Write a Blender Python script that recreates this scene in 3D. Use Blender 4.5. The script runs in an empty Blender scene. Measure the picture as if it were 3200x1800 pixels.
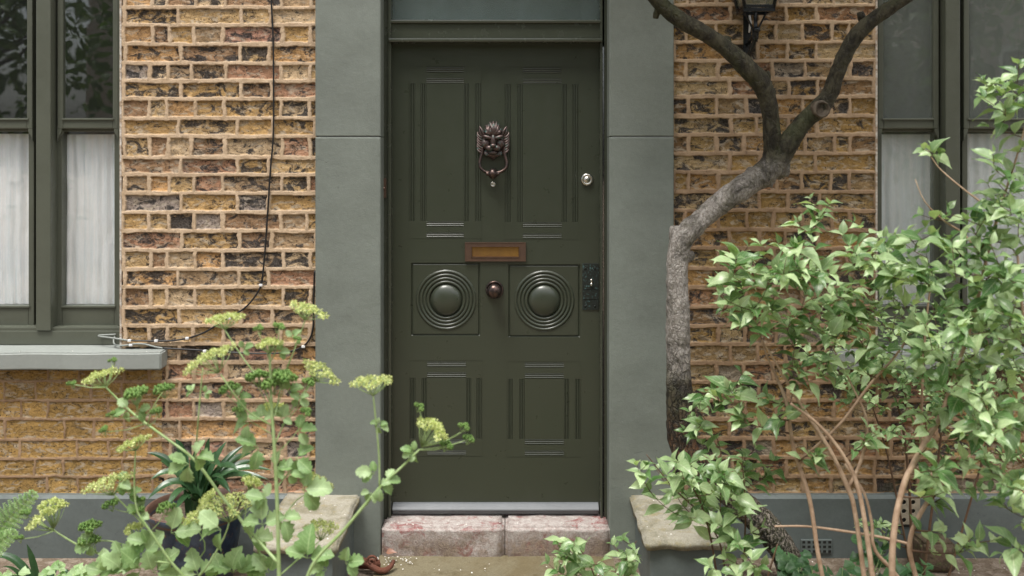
import bpy, bmesh, math, random
import numpy as np
from mathutils import Vector, Matrix, noise as mnoise
R = math.radians
random.seed(7); rng = np.random.default_rng(7)
scene = bpy.context.scene
COL = scene.collection

# ------------------------------------------------------------------ camera, world, sun, exposure
D = 4.1            # camera distance from the brick face (wall plane is y = 0, camera at y = -D)
SC = 760.0         # photograph pixels (3200 wide) per metre on the wall plane
EYE = 1.67; HX, HY = 1600.0, 455.0
cd = bpy.data.cameras.new("camera"); cam = bpy.data.objects.new("camera", cd); COL.objects.link(cam)
cam.location = (0, -D, EYE); cam.rotation_euler = (R(90), 0, 0)
cd.sensor_width = 36; cd.lens = 36 * D / (3200 / SC)
cd.shift_y = -(900 - HY) / 3200.0
cd.clip_start = 0.05; cd.clip_end = 500
cd.dof.use_dof = True; cd.dof.focus_distance = D - 0.02; cd.dof.aperture_fstop = 2.7
scene.camera = cam
SUN_EL, SUN_AZ = 67.0, -36.0       # sun above the camera's left shoulder, veiled by cloud
w = bpy.data.worlds.new("World"); scene.world = w; w.use_nodes = True
nt = w.node_tree; nt.nodes.clear()
sky = nt.nodes.new('ShaderNodeTexSky'); sky.sky_type = 'NISHITA'; sky.sun_disc = False
sky.sun_elevation = R(SUN_EL); sky.sun_rotation = R(180 + SUN_AZ); sky.dust_density = 4; sky.air_density = 1.0
hs = nt.nodes.new('ShaderNodeHueSaturation'); hs.inputs['Saturation'].default_value = 0.32
bg = nt.nodes.new('ShaderNodeBackground'); bg.inputs[1].default_value = 0.15
wo = nt.nodes.new('ShaderNodeOutputWorld')
nt.links.new(sky.outputs[0], hs.inputs['Color']); nt.links.new(hs.outputs[0], bg.inputs[0]); nt.links.new(bg.outputs[0], wo.inputs[0])
sl = bpy.data.lights.new("sun", 'SUN'); sl.energy = 2.5; sl.angle = R(20); sl.color = (1.0, 0.965, 0.91)
so = bpy.data.objects.new("sun", sl); COL.objects.link(so)
sdir = Vector((math.sin(R(SUN_AZ)) * math.cos(R(SUN_EL)), -math.cos(R(SUN_AZ)) * math.cos(R(SUN_EL)), math.sin(R(SUN_EL))))
so.rotation_euler = sdir.to_track_quat('Z', 'Y').to_euler()
scene.view_settings.view_transform = 'Standard'; scene.view_settings.look = 'None'
scene.view_settings.exposure = 0.60; scene.view_settings.gamma = 1
scene.render.engine = 'CYCLES'
scene.cycles.max_bounces = 8; scene.cycles.transparent_max_bounces = 12

# ------------------------------------------------------------------ helpers
def X(px, d=0.0): return (px - HX) / SC * (D - d) / D
def Z(py, d=0.0): return EYE - (py - HY) / SC * (D - d) / D
def P(px, py, d=0.0): return Vector((X(px, d), -d, Z(py, d)))

def tag(o, label=None, cat=None, group=None, kind=None):
    if label: o['label'] = label
    if cat: o['category'] = cat
    if group: o['group'] = group
    if kind: o['kind'] = kind
    return o
def empty(name, loc, label=None, cat=None, group=None):
    o = bpy.data.objects.new(name, None); COL.objects.link(o); o.location = loc
    o.empty_display_size = 0.05
    return tag(o, label, cat, group)
def root_loc(o):
    v = Vector((0, 0, 0))
    while o: v += o.location; o = o.parent
    return v

class MB:
    def __init__(s): s.v = []; s.f = []; s.smooth = []
    def add(s, verts, faces, smooth=False):
        n = len(s.v); s.v += [tuple(v) for v in verts]
        for f in faces: s.f.append(tuple(i + n for i in f)); s.smooth.append(smooth)
        return s
    def box(s, x0, x1, y0, y1, z0, z1, bev=0.0, smooth=False):
        bm = bmesh.new(); bmesh.ops.create_cube(bm, size=1)
        for v in bm.verts:
            v.co = Vector(((x0 + x1) / 2 + v.co.x * (x1 - x0), (y0 + y1) / 2 + v.co.y * (y1 - y0), (z0 + z1) / 2 + v.co.z * (z1 - z0)))
        if bev > 0: bmesh.ops.bevel(bm, geom=bm.edges[:], offset=bev, segments=2, affect='EDGES', profile=0.6)
        bm.verts.index_update()
        s.add([v.co for v in bm.verts], [[v.index for v in f.verts] for f in bm.faces], smooth); bm.free(); return s
    def pbox(s, px0, px1, py0, py1, dback, dfront, bev=0.0):
        # box whose FRONT face covers the given photo rectangle at depth dfront
        return s.box(X(px0, dfront), X(px1, dfront), -dfront, -dback, Z(py1, dfront), Z(py0, dfront), bev)
    def lathe(s, c, axis, prof, n=32, smooth=True):
        # prof: list of (radius, along axis)
        a = Vector(axis).normalized(); u = a.orthogonal().normalized(); w_ = a.cross(u)
        vs = []; fs = []
        for r, h in prof:
            for k in range(n):
                t = 2 * math.pi * k / n
                vs.append(Vector(c) + a * h + (u * math.cos(t) + w_ * math.sin(t)) * max(r, 1e-5))
        for i in range(len(prof) - 1):
            for k in range(n):
                k2 = (k + 1) % n
                fs.append((i * n + k, i * n + k2, (i + 1) * n + k2, (i + 1) * n + k))
        return s.add(vs, fs, smooth)
    def tube(s, pts, rad, n=8, rough=0.0, rfreq=20, cap=True, smooth=True):
        m = len(pts); pts = [Vector(p) for p in pts]
        if not hasattr(rad, '__len__'): rad = [rad] * m
        t0 = (pts[1] - pts[0]).normalized(); u = t0.orthogonal().normalized()
        vs = []; fs = []
        for i in range(m):
            t = (pts[min(i + 1, m - 1)] - pts[max(i - 1, 0)])
            if t.length < 1e-9: t = t0.copy()
            t.normalize(); u = (u - t * u.dot(t))
            if u.length < 1e-6: u = t.orthogonal()
            u.normalize(); b = t.cross(u)
            for k in range(n):
                a = 2 * math.pi * k / n; dr = u * math.cos(a) + b * math.sin(a)
                r = rad[i]; p = pts[i] + dr * r
                if rough:
                    p = pts[i] + dr * r * (1 + rough * (mnoise.fractal(p * rfreq, 0.9, 2.1, 4)))
                vs.append(p)
        for i in range(m - 1):
            for k in range(n):
                k2 = (k + 1) % n
                fs.append((i * n + k, i * n + k2, (i + 1) * n + k2, (i + 1) * n + k))
        if cap: fs.append(tuple(range(n))[::-1]); fs.append(tuple((m - 1) * n + k for k in range(n)))
        return s.add(vs, fs, smooth)
    def ball(s, c, r, sub=2, sc=(1, 1, 1), rough=0, rf=40, rot=None):
        bm = bmesh.new(); bmesh.ops.create_icosphere(bm, subdivisions=sub, radius=1)
        vs = []
        for v in bm.verts:
            q = Vector((v.co.x * sc[0], v.co.y * sc[1], v.co.z * sc[2])) * r
            if rot: q = rot @ q
            p = Vector(c) + q
            if rough: p = Vector(c) + q * (1 + rough * mnoise.noise(p * rf))
            vs.append(p)
        s.add(vs, [[v.index for v in f.verts] for f in bm.faces], True); bm.free(); return s
    def build(s, name, mat, parent=None, loc=None):
        me = bpy.data.meshes.new(name)
        off = root_loc(parent) if parent else Vector(loc or (0, 0, 0))
        me.from_pydata([(x - off.x, y - off.y, z - off.z) for x, y, z in s.v], [], s.f)
        me.polygons.foreach_set('use_smooth', s.smooth)
        me.materials.append(mat); me.update()
        o = bpy.data.objects.new(name, me); COL.objects.link(o)
        if parent: o.parent = parent
        else: o.location = off
        return o

def np_mesh(name, verts, faces, mat, parent=None, attrs=None, uv=None, smooth=True, loc=None):
    verts = np.asarray(verts, dtype=np.float32); faces = np.asarray(faces, dtype=np.int32)
    off = root_loc(parent) if parent else Vector(loc or (0, 0, 0))
    verts = verts - np.array(off, dtype=np.float32)
    me = bpy.data.meshes.new(name); k = faces.shape[1]
    me.vertices.add(len(verts)); me.vertices.foreach_set('co', verts.ravel())
    me.loops.add(faces.size); me.loops.foreach_set('vertex_index', faces.ravel())
    me.polygons.add(len(faces))
    me.polygons.foreach_set('loop_start', np.arange(0, faces.size, k, dtype=np.int32))
    me.polygons.foreach_set('loop_total', np.full(len(faces), k, dtype=np.int32))
    me.polygons.foreach_set('use_smooth', np.full(len(faces), smooth))
    me.update(calc_edges=True)
    for an, arr in (attrs or {}).items():
        a = me.attributes.new(an, 'FLOAT_COLOR', 'POINT'); a.data.foreach_set('color', np.asarray(arr, dtype=np.float32).ravel())
    me.validate(); me.materials.append(mat)
    o = bpy.data.objects.new(name, me); COL.objects.link(o)
    if parent: o.parent = parent
    else: o.location = off
    return o

def spline(pts, step=0.02):
    # pts: list of (Vector, radius) -> resampled Catmull-Rom
    out = []; rr = []; n = len(pts)
    for i in range(n - 1):
        p0 = pts[max(i - 1, 0)][0]; p1, r1 = pts[i]; p2, r2 = pts[i + 1]; p3 = pts[min(i + 2, n - 1)][0]
        k = max(2, int((p2 - p1).length / step))
        for j in range(k):
            t = j / k
            out.append(0.5 * ((2 * p1) + (p2 - p0) * t + (2 * p0 - 5 * p1 + 4 * p2 - p3) * t * t + (3 * p1 - p0 - 3 * p2 + p3) * t ** 3))
            rr.append(r1 + (r2 - r1) * t)
    out.append(pts[-1][0].copy()); rr.append(pts[-1][1])
    return out, rr

# value noise in numpy ------------------------------------------------
def _h(ix, iy, seed):
    n = (ix.astype(np.int64) * 374761393 + iy.astype(np.int64) * 668265263 + seed * 1442695041) & 0x7fffffff
    n = ((n ^ (n >> 13)) * 1274126177) & 0x7fffffff
    return ((n ^ (n >> 16)) & 0xffff) / 65535.0
def vnoise(x, y, seed=0):
    ix = np.floor(x); iy = np.floor(y); fx = x - ix; fy = y - iy
    fx = fx * fx * (3 - 2 * fx); fy = fy * fy * (3 - 2 * fy)
    a = _h(ix, iy, seed); b = _h(ix + 1, iy, seed); c = _h(ix, iy + 1, seed); d = _h(ix + 1, iy + 1, seed)
    return (a * (1 - fx) + b * fx) * (1 - fy) + (c * (1 - fx) + d * fx) * fy - 0.5
def fbm(x, y, o=4, seed=0):
    s = 0; a = 1
    for i in range(o): s = s + a * vnoise(x, y, seed + i * 17); x = x * 2.03; y = y * 2.03; a *= 0.55
    return s

# ------------------------------------------------------------------ material DSL
class M:
    def __init__(s, name):
        s.m = bpy.data.materials.new(name); s.m.use_nodes = True; s.nt = s.m.node_tree
        s.b = s.nt.nodes['Principled BSDF']; s.out = s.nt.nodes['Material Output']
        s.pos = s.n('ShaderNodeNewGeometry').outputs['Position']
    def n(s, t, **k):
        x = s.nt.nodes.new(t)
        for a, b in k.items(): setattr(x, a, b)
        return x
    def l(s, a, b): s.nt.links.new(a, b)
    def put(s, sock, v):
        if hasattr(v, 'is_linked') or hasattr(v, 'links'): s.l(v, sock)
        elif isinstance(v, (tuple, list)) and len(v) == 3 and sock.type == 'RGBA': sock.default_value = (*v, 1)
        else: sock.default_value = v
    def map(s, sc=(1, 1, 1), vec=None, loc=(0, 0, 0), rot=(0, 0, 0)):
        x = s.n('ShaderNodeMapping'); s.l(vec or s.pos, x.inputs[0]); x.inputs['Scale'].default_value = sc
        x.inputs['Location'].default_value = loc; x.inputs['Rotation'].default_value = rot
        return x.outputs[0]
    def noise(s, scale, detail=4, rough=0.55, dist=0.0, vec=None):
        x = s.n('ShaderNodeTexNoise'); s.l(vec or s.pos, x.inputs['Vector'])
        x.inputs['Scale'].default_value = scale; x.inputs['Detail'].default_value = detail
        x.inputs['Roughness'].default_value = rough; x.inputs['Distortion'].default_value = dist
        return x.outputs['Fac']
    def voro(s, scale, vec=None, feature='F1'):
        x = s.n('ShaderNodeTexVoronoi', feature=feature); s.l(vec or s.pos, x.inputs['Vector']); x.inputs['Scale'].default_value = scale
        return x.outputs['Distance']
    def math(s, op, a, b=0.0, c=0.0, clamp=False):
        x = s.n('ShaderNodeMath', operation=op, use_clamp=clamp)
        for i, v in enumerate((a, b, c)): s.put(x.inputs[i], v)
        return x.outputs[0]
    def rng(s, v, a, b, c=0.0, d=1.0):
        x = s.n('ShaderNodeMapRange'); s.put(x.inputs[0], v)
        for i, q in enumerate((a, b, c, d)): s.put(x.inputs[i + 1], q)
        return x.outputs[0]
    def mix(s, f, a, b, mode='MIX'):
        x = s.n('ShaderNodeMix', data_type='RGBA', blend_type=mode)
        s.put(x.inputs['Factor'], f); s.put(x.inputs[6], a); s.put(x.inputs[7], b)
        return x.outputs[2]
    def mul(s, c, v): # colour times scalar
        x = s.n('ShaderNodeVectorMath', operation='SCALE'); s.put(x.inputs[0], c) ; s.put(x.inputs[3], v); return x.outputs[0]
    def attr(s, name):
        return s.n('ShaderNodeAttribute', attribute_name=name)
    def sepz(s, i=2, vec=None):
        x = s.n('ShaderNodeSeparateXYZ'); s.l(vec or s.pos, x.inputs[0]); return x.outputs[i]
    def bump(s, h, strength=0.3, dist=0.01):
        x = s.n('ShaderNodeBump'); x.inputs['Strength'].default_value = strength; x.inputs['Distance'].default_value = dist
        s.put(x.inputs['Height'], h)
        s.l(x.outputs[0], s.b.inputs['Normal']); return x
    def fin(s, col=None, rough=0.6, metal=0.0, spec=None):
        if col is not None: s.put(s.b.inputs['Base Color'], col)
        s.put(s.b.inputs['Roughness'], rough); s.put(s.b.inputs['Metallic'], metal)
        if spec is not None: s.b.inputs['Specular IOR Level'].default_value = spec
        return s.m

def paint(name, col, rough=0.45, var=0.12, bscale=9, bstr=0.25, streak=True, spec=0.5, grain=0.1, dirt=None):
    m = M(name)
    n1 = m.noise(3.1, 5, 0.6); n2 = m.noise(60, 4, 0.6)
    c = m.mul(col, m.math('MULTIPLY', m.rng(n1, 0.3, 0.7, 1 - var, 1 + var), m.rng(n2, 0.3, 0.7, 1 - var * .4, 1 + var * .4)))
    if dirt:
        dn = m.noise(14, 6, 0.7, 0.8); c = m.mix(m.rng(dn, 0.60, 0.74, 0, 0.55), c, dirt)
    h = m.math('ADD', m.math('MULTIPLY', m.noise(bscale, 4, 0.5), 1.0), m.math('MULTIPLY', m.noise(220, 3, 0.6), grain))
    if dirt:
        hc = m.math('LESS_THAN', m.math('ABSOLUTE', m.math('SUBTRACT', m.noise(2.1, 5, 0.6, 0.8, m.map((1, 1, 1.7))), 0.46)), 0.0022)
        hc = m.math('MULTIPLY', hc, m.math('GREATER_THAN', m.noise(1.6, 2, 0.5, 0, m.map((1, 1, 1), None, (3, 8, 1))), 0.58))
        c = m.mix(m.math('MULTIPLY', hc, 0.3), c, tuple(q * 0.45 for q in col)); h = m.math('SUBTRACT', h, m.math('MULTIPLY', hc, 0.25))
    m.bump(h, bstr, 0.01)
    rr = m.rng(m.noise(25, 4), 0.3, 0.7, rough * 0.85, min(1, rough * 1.2))
    return m.fin(c, rr, 0, spec)

MAT = {}
MAT['render'] = paint('grey_green_masonry_paint', (0.176, 0.196, 0.172), 0.60, 0.12, 5, 0.6, grain=0.14, spec=0.35, dirt=(0.15, 0.168, 0.15))
MAT['plinth'] = paint('grey_plinth_paint', (0.12, 0.14, 0.135), 0.6, 0.14, 6, 0.5, grain=0.12, spec=0.35, dirt=(0.08, 0.085, 0.075))
MAT['sill'] = paint('pale_grey_sill_paint', (0.275, 0.295, 0.275), 0.55, 0.08, 7, 0.25, grain=0.06, dirt=(0.19, 0.20, 0.18))
MAT['door'] = paint('olive_door_gloss', (0.038, 0.045, 0.030), 0.32, 0.03, 12, 0.03, grain=0.05, spec=0.5)
MAT['door'].node_tree.nodes['Principled BSDF'].inputs['Coat Weight'].default_value = 0.35
MAT['door'].node_tree.nodes['Principled BSDF'].inputs['Coat Roughness'].default_value = 0.2
MAT['frame'] = paint('olive_frame_gloss', (0.050, 0.056, 0.040), 0.24, 0.08, 30, 0.08, grain=0.05, spec=0.55)
MAT['frame'].node_tree.nodes['Principled BSDF'].inputs['Coat Weight'].default_value = 0.35
MAT['frame'].node_tree.nodes['Principled BSDF'].inputs['Coat Roughness'].default_value = 0.2
MAT['winframe'] = paint('green_window_paint', (0.088, 0.095, 0.072), 0.36, 0.08, 25, 0.10, grain=0.05, spec=0.5)
MAT['weather'] = paint('grey_weather_bar', (0.15, 0.16, 0.17), 0.4, 0.1, 25, 0.1, spec=0.5)

def metal(name, col, col2=None, rough=0.35, scale=30, lo=0.5, hi=0.65, met=1.0, bstr=0.1):
    m = M(name); n1 = m.noise(scale, 5, 0.65)
    c = m.mix(m.rng(n1, lo, hi), col, col2) if col2 else m.mul(col, m.rng(n1, 0.3, 0.7, 0.8, 1.2))
    m.bump(m.noise(scale * 4, 4), bstr, 0.002)
    return m.fin(c, m.rng(n1, 0.3, 0.7, rough * 0.8, min(1, rough * 1.3)), met)
MAT['bronze'] = metal('aged_bronze', (0.125, 0.082, 0.07), (0.04, 0.036, 0.035), 0.34, 60, 0.42, 0.6, 0.85)
MAT['verdigris_bronze'] = metal('bronze_with_verdigris', (0.11, 0.078, 0.072), (0.08, 0.18, 0.16), 0.42, 55, 0.52, 0.68, 0.7)
MAT['copperplate'] = metal('brown_copper_plate', (0.18, 0.115, 0.085), (0.125, 0.08, 0.062), 0.42, 20, 0.35, 0.7, 0.75)
MAT['brass'] = metal('worn_brass_flap', (0.42, 0.24, 0.07), (0.25, 0.14, 0.055), 0.40, 14, 0.3, 0.7, 0.8)
MAT['chrome'] = metal('satin_chrome', (0.62, 0.60, 0.55), None, 0.25, 30)
MAT['patina'] = metal('patinated_lock', (0.018, 0.022, 0.018), (0.10, 0.20, 0.20), 0.55, 95, 0.56, 0.70, 0.3)
MAT['blackiron'] = paint('black_iron_paint', (0.010, 0.012, 0.014), 0.25, 0.2, 60, 0.1)
MAT['cable'] = paint('black_cable', (0.012, 0.012, 0.013), 0.4, 0.1, 60, 0.05)
MAT['greycable'] = paint('grey_cable', (0.26, 0.28, 0.26), 0.45, 0.1, 60, 0.05)
MAT['whiteplastic'] = paint('white_clip', (0.75, 0.75, 0.75), 0.4, 0.05, 60, 0.05)
MAT['whitewood'] = paint('white_window_paint', (0.7, 0.7, 0.66), 0.45, 0.05, 20, 0.1)
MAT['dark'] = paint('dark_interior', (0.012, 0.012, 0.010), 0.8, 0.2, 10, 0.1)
MAT['rust'] = paint('rusty_brown_iron', (0.13, 0.045, 0.025), 0.8, 0.3, 60, 0.5, grain=0.4)
MAT['terracotta'] = paint('terracotta', (0.30, 0.13, 0.07), 0.8, 0.25, 40, 0.4, grain=0.4)
MAT['rimbrown'] = paint('brown_pot_rim', (0.13, 0.075, 0.055), 0.5, 0.2, 40, 0.2)
MAT['airbrick'] = paint('buff_air_brick', (0.42, 0.36, 0.27), 0.85, 0.25, 40, 0.5, grain=0.4, dirt=(0.2, 0.16, 0.12))
MAT['petal'] = paint('white_petal', (0.75, 0.72, 0.66), 0.7, 0.1, 60, 0.05)

def glass_mat(name, tint=(1, 1, 1), haze=0.0, hazecol=(0.5, 0.52, 0.5), rough=0.0, boost=2.0):
    m = M(name); nt_ = m.nt
    tr = m.n('ShaderNodeBsdfTransparent'); tr.inputs[0].default_value = (*tint, 1)
    gl = m.n('ShaderNodeBsdfGlossy'); gl.inputs['Roughness'].default_value = rough; gl.inputs['Color'].default_value = (0.95, 1, 0.97, 1)
    lw = m.n('ShaderNodeVectorMath', operation='DOT_PRODUCT'); gg = m.n('ShaderNodeNewGeometry'); m.l(gg.outputs['Normal'], lw.inputs[0]); m.l(gg.outputs['Incoming'], lw.inputs[1])
    fq = m.math('POWER', m.math('SUBTRACT', 1.0, m.math('ABSOLUTE', lw.outputs['Value'])), 5.0); fq = m.math('ADD', 0.04, m.math('MULTIPLY', fq, 0.9))
    bp = m.n('ShaderNodeBump'); bp.inputs['Strength'].default_value = 0.25; bp.inputs['Distance'].default_value = 0.01
    m.l(m.noise(2.2, 2, 0.4), bp.inputs['Height']); m.l(bp.outputs[0], gl.inputs['Normal'])
    f = m.math('MULTIPLY', fq, boost, clamp=True)
    mx = m.n('ShaderNodeMixShader'); m.l(f, mx.inputs[0]); m.l(tr.outputs[0], mx.inputs[1]); m.l(gl.outputs[0], mx.inputs[2])
    last = mx
    if haze > 0:
        df = m.n('ShaderNodeBsdfDiffuse'); df.inputs[0].default_value = (*hazecol, 1)
        m2 = m.n('ShaderNodeMixShader')
        hz = m.rng(m.noise(6, 7, 0.72, 1.2, m.map((1, 1, .45))), 0.30, 0.75, haze * 0.7, haze * 1.3)
        m.l(hz, m2.inputs[0]); m.l(mx.outputs[0], m2.inputs[1]); m.l(df.outputs[0], m2.inputs[2]); last = m2
    m.l(last.outputs[0], m.out.inputs[0]); nt_.nodes.remove(m.b)
    return m.m
MAT['glass'] = glass_mat('window_glass', haze=0.012)
MAT['glass_sheen'] = glass_mat('painted_sheen_window_glass', haze=0.15, hazecol=(0.42, 0.46, 0.43))  # grey diffuse haze painted in for the pale reflection on the right panes
MAT['hazyglass'] = glass_mat('hazy_fanlight_glass', haze=0.42, hazecol=(0.20, 0.25, 0.24), rough=0.15)  # pane mixed with a bluish grey diffuse haze
MAT['lampglass'] = glass_mat('lantern_glass', haze=0.5, hazecol=(0.2, 0.2, 0.14))

# lace curtain
def curtain_mat():
    m = M('white_lace_curtain')
    s1 = m.noise(1.0, 5, 0.7, 0, m.map((55, 55, 1.2))); s2 = m.noise(1.0, 3, 0.6, 0, m.map((170, 170, 3)))
    v = m.math('ADD', m.math('MULTIPLY', s1, 0.7), m.math('MULTIPLY', s2, 0.3))
    c = m.mix(m.rng(v, 0.36, 0.62), (0.78, 0.85, 0.88), (0.98, 0.98, 0.98))
    wv = m.noise(300, 2); c = m.mul(c, m.rng(wv, 0.3, 0.7, 0.92, 1.06))
    m.bump(m.noise(14, 4, 0.6, 0.6), 0.5, 0.01)
    return m.fin(c, 0.9, 0, 0.1)
MAT['curtain'] = curtain_mat()

# bricks
def brick_mat():
    m = M('london_stock_brick'); a = m.attr('bcol'); b = m.attr('binf')
    mort = a.outputs['Alpha']; sep = m.n('ShaderNodeSeparateColor'); m.l(b.outputs['Color'], sep.inputs[0])
    dark, off, zone = sep.outputs[0], sep.outputs[1], sep.outputs[2]
    comb = m.n('ShaderNodeCombineXYZ'); m.l(m.math('MULTIPLY', off, 37.0), comb.inputs[0]); m.l(m.math('MULTIPLY', off, 91.0), comb.inputs[2])
    va = m.n('ShaderNodeVectorMath', operation='ADD'); m.l(m.pos, va.inputs[0]); m.l(comb.outputs[0], va.inputs[1])
    pv = va.outputs[0]
    n1 = m.noise(16, 8, 0.70, 0.9, m.map((1, 1, 1.6), pv))
    soot = m.rng(n1, m.math('SUBTRACT', 0.65, m.math('MULTIPLY', dark, 0.24)), m.math('SUBTRACT', 0.71, m.math('MULTIPLY', dark, 0.22)))
    n2 = m.noise(140, 4, 0.7, 0, pv); n3 = m.noise(28, 5, 0.6, 1.0, m.map((.7, 1, 1.6), pv)); n4 = m.noise(33, 4, 0.6, 0.5, m.map((1, 1, 1), pv, (5, 3, 9)))
    base = m.mul(a.outputs['Color'], m.rng(n2, 0.3, 0.7, 0.74, 1.22))
    base = m.mix(m.rng(n3, 0.50, 0.62, 0, 0.75), base, (0.46, 0.39, 0.30))
    base = m.mix(m.rng(n4, 0.56, 0.70, 0, 0.55), base, (0.21, 0.13, 0.055))
    sootc = m.mix(m.rng(n2, 0.42, 0.6), (0.016, 0.016, 0.018), (0.075, 0.07, 0.068))
    base = m.mix(m.math('MULTIPLY', soot, 0.92), base, sootc)
    crack = m.noise(9, 6, 0.75, 1.6, m.map((1, 1, 2.2), pv, (1, 7, 2)))
    cr = m.math('LESS_THAN', m.math('ABSOLUTE', m.math('SUBTRACT', crack, 0.5)), 0.006)
    base = m.mix(m.math('MULTIPLY', cr, 0.8), base, (0.03, 0.025, 0.02))
    vo = m.voro(70, pv); gate = m.math('GREATER_THAN', m.noise(30, 2, 0.5, 0, m.map((1, 1, 1), pv, (3, 1, 4))), 0.5)
    pit = m.math('MULTIPLY', m.math('LESS_THAN', vo, 0.17), gate)
    base = m.mix(m.math('MULTIPLY', pit, 0.85), base, (0.02, 0.018, 0.015))
    # mortar
    mn = m.noise(12, 6, 0.7, 0.3); mg = m.noise(330, 3, 0.7)
    mc = m.mix(m.rng(mn, 0.35, 0.68), (0.64, 0.485, 0.335), (0.48, 0.345, 0.22))
    mc = m.mul(mc, m.rng(mg, 0.3, 0.7, 0.80, 1.16)); mc = m.mix(m.rng(m.noise(5, 4, 0.6), 0.5, 0.7, 0, 0.4), mc, (0.40, 0.30, 0.21))
    mc2 = m.mix(m.rng(mn, 0.38, 0.62), (0.40, 0.27, 0.165), (0.28, 0.18, 0.108))
    mc = m.mix(zone, mc, mc2)
    dn = m.noise(38, 7, 0.75); mc = m.mix(m.rng(dn, 0.56, 0.68, 0, 0.6), mc, (0.16, 0.11, 0.07))
    col = m.mix(mort, base, mc)
    # a greenish damp stain low on the wall
    z = m.sepz(); gz = m.math('MULTIPLY', m.rng(z, 0.25, 0.42, 1, 0), m.rng(m.noise(8, 4), 0.5, 0.66, 0, 0.5))
    col = m.mix(gz, col, (0.10, 0.10, 0.045))
    h = m.math('ADD', m.math('MULTIPLY', m.noise(38, 7, 0.68, 0.6, pv), 1.0), m.math('MULTIPLY', n2, 0.35))
    h = m.math('SUBTRACT', h, m.math('MULTIPLY', pit, 1.2)); h = m.math('SUBTRACT', h, m.math('MULTIPLY', cr, 0.9))
    hm = m.math('ADD', m.math('MULTIPLY', mg, 0.4), m.math('MULTIPLY', m.noise(70, 4, 0.7), 0.5))
    hh = m.n('ShaderNodeMix', data_type='FLOAT'); m.l(mort, hh.inputs[0]); m.l(h, hh.inputs[2]); m.l(hm, hh.inputs[3])
    m.bump(hh.outputs[0], 0.8, 0.008)
    return m.fin(col, 0.9, 0, 0.25)
MAT['brick'] = brick_mat()

def stone_mat(name, c1, c2, c3, sc=7, lo=0.45, hi=0.6):
    m = M(name); n1 = m.noise(sc, 7, 0.68, 0.5); n2 = m.noise(sc * 3, 5, 0.7); n3 = m.noise(180, 3, 0.7)
    c = m.mix(m.rng(n1, lo, hi), c1, c2); c = m.mix(m.rng(n2, 0.54, 0.66, 0, 0.85), c, c3)
    c = m.mul(c, m.rng(n3, 0.3, 0.7, 0.78, 1.2))
    m.bump(m.math('ADD', m.math('MULTIPLY', n2, 1.0), m.math('MULTIPLY', n3, 0.4)), 0.6, 0.008)
    return m.fin(c, 0.88, 0, 0.25)
MAT['slab'] = stone_mat('lichened_slab', (0.36, 0.335, 0.27), (0.24, 0.22, 0.155), (0.30, 0.255, 0.14), 9)
def step_mat():
    m = M('worn_red_painted_step'); n1 = m.noise(13, 8, 0.75, 0.6); n2 = m.noise(38, 6, 0.75, 0.4); n3 = m.noise(190, 3, 0.7); z = m.sepz()
    c = m.mix(m.rng(n2, 0.42, 0.6), (0.50, 0.455, 0.425), (0.36, 0.29, 0.265)); c = m.mix(m.rng(n1, 0.53, 0.62, 0, 0.85), c, (0.27, 0.085, 0.08))
    low = m.math('MULTIPLY', m.rng(z, 0.105, 0.05, 0, 1), m.rng(m.noise(9, 7, 0.75), 0.38, 0.56)); c = m.mix(m.math('MULTIPLY', low, 0.8), c, m.mix(m.rng(n2, 0.45, 0.58), (0.17, 0.115, 0.085), (0.27, 0.21, 0.15)))
    c = m.mul(c, m.rng(n3, 0.3, 0.7, 0.75, 1.2)); m.bump(m.math('ADD', n2, m.math('MULTIPLY', n3, 0.4)), 0.7, 0.01); return m.fin(c, 0.85, 0, 0.25)
MAT['doorstep'] = step_mat()
MAT['path'] = stone_mat('stained_concrete_path', (0.19, 0.165, 0.105), (0.155, 0.125, 0.07), (0.12, 0.095, 0.05), 4)
MAT['soil'] = stone_mat('gritty_soil', (0.16, 0.12, 0.085), (0.28, 0.23, 0.18), (0.08, 0.055, 0.035), 25)
MAT['mossblock'] = stone_mat('mossy_block', (0.17, 0.12, 0.085), (0.10, 0.075, 0.05), (0.16, 0.19, 0.07), 20)

def pot_mat():
    m = M('dark_blue_glaze'); n1 = m.noise(16, 6, 0.7, 0.5); n2 = m.noise(60, 4)
    c = m.mix(m.rng(n1, 0.42, 0.6), (0.016, 0.024, 0.042), (0.045, 0.065, 0.095)); c = m.mix(m.rng(n2, 0.62, 0.68), c, (0.16, 0.08, 0.04))
    m.bump(n2, 0.15, 0.005); return m.fin(c, 0.28, 0, 0.6)
MAT['pot'] = pot_mat()

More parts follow.
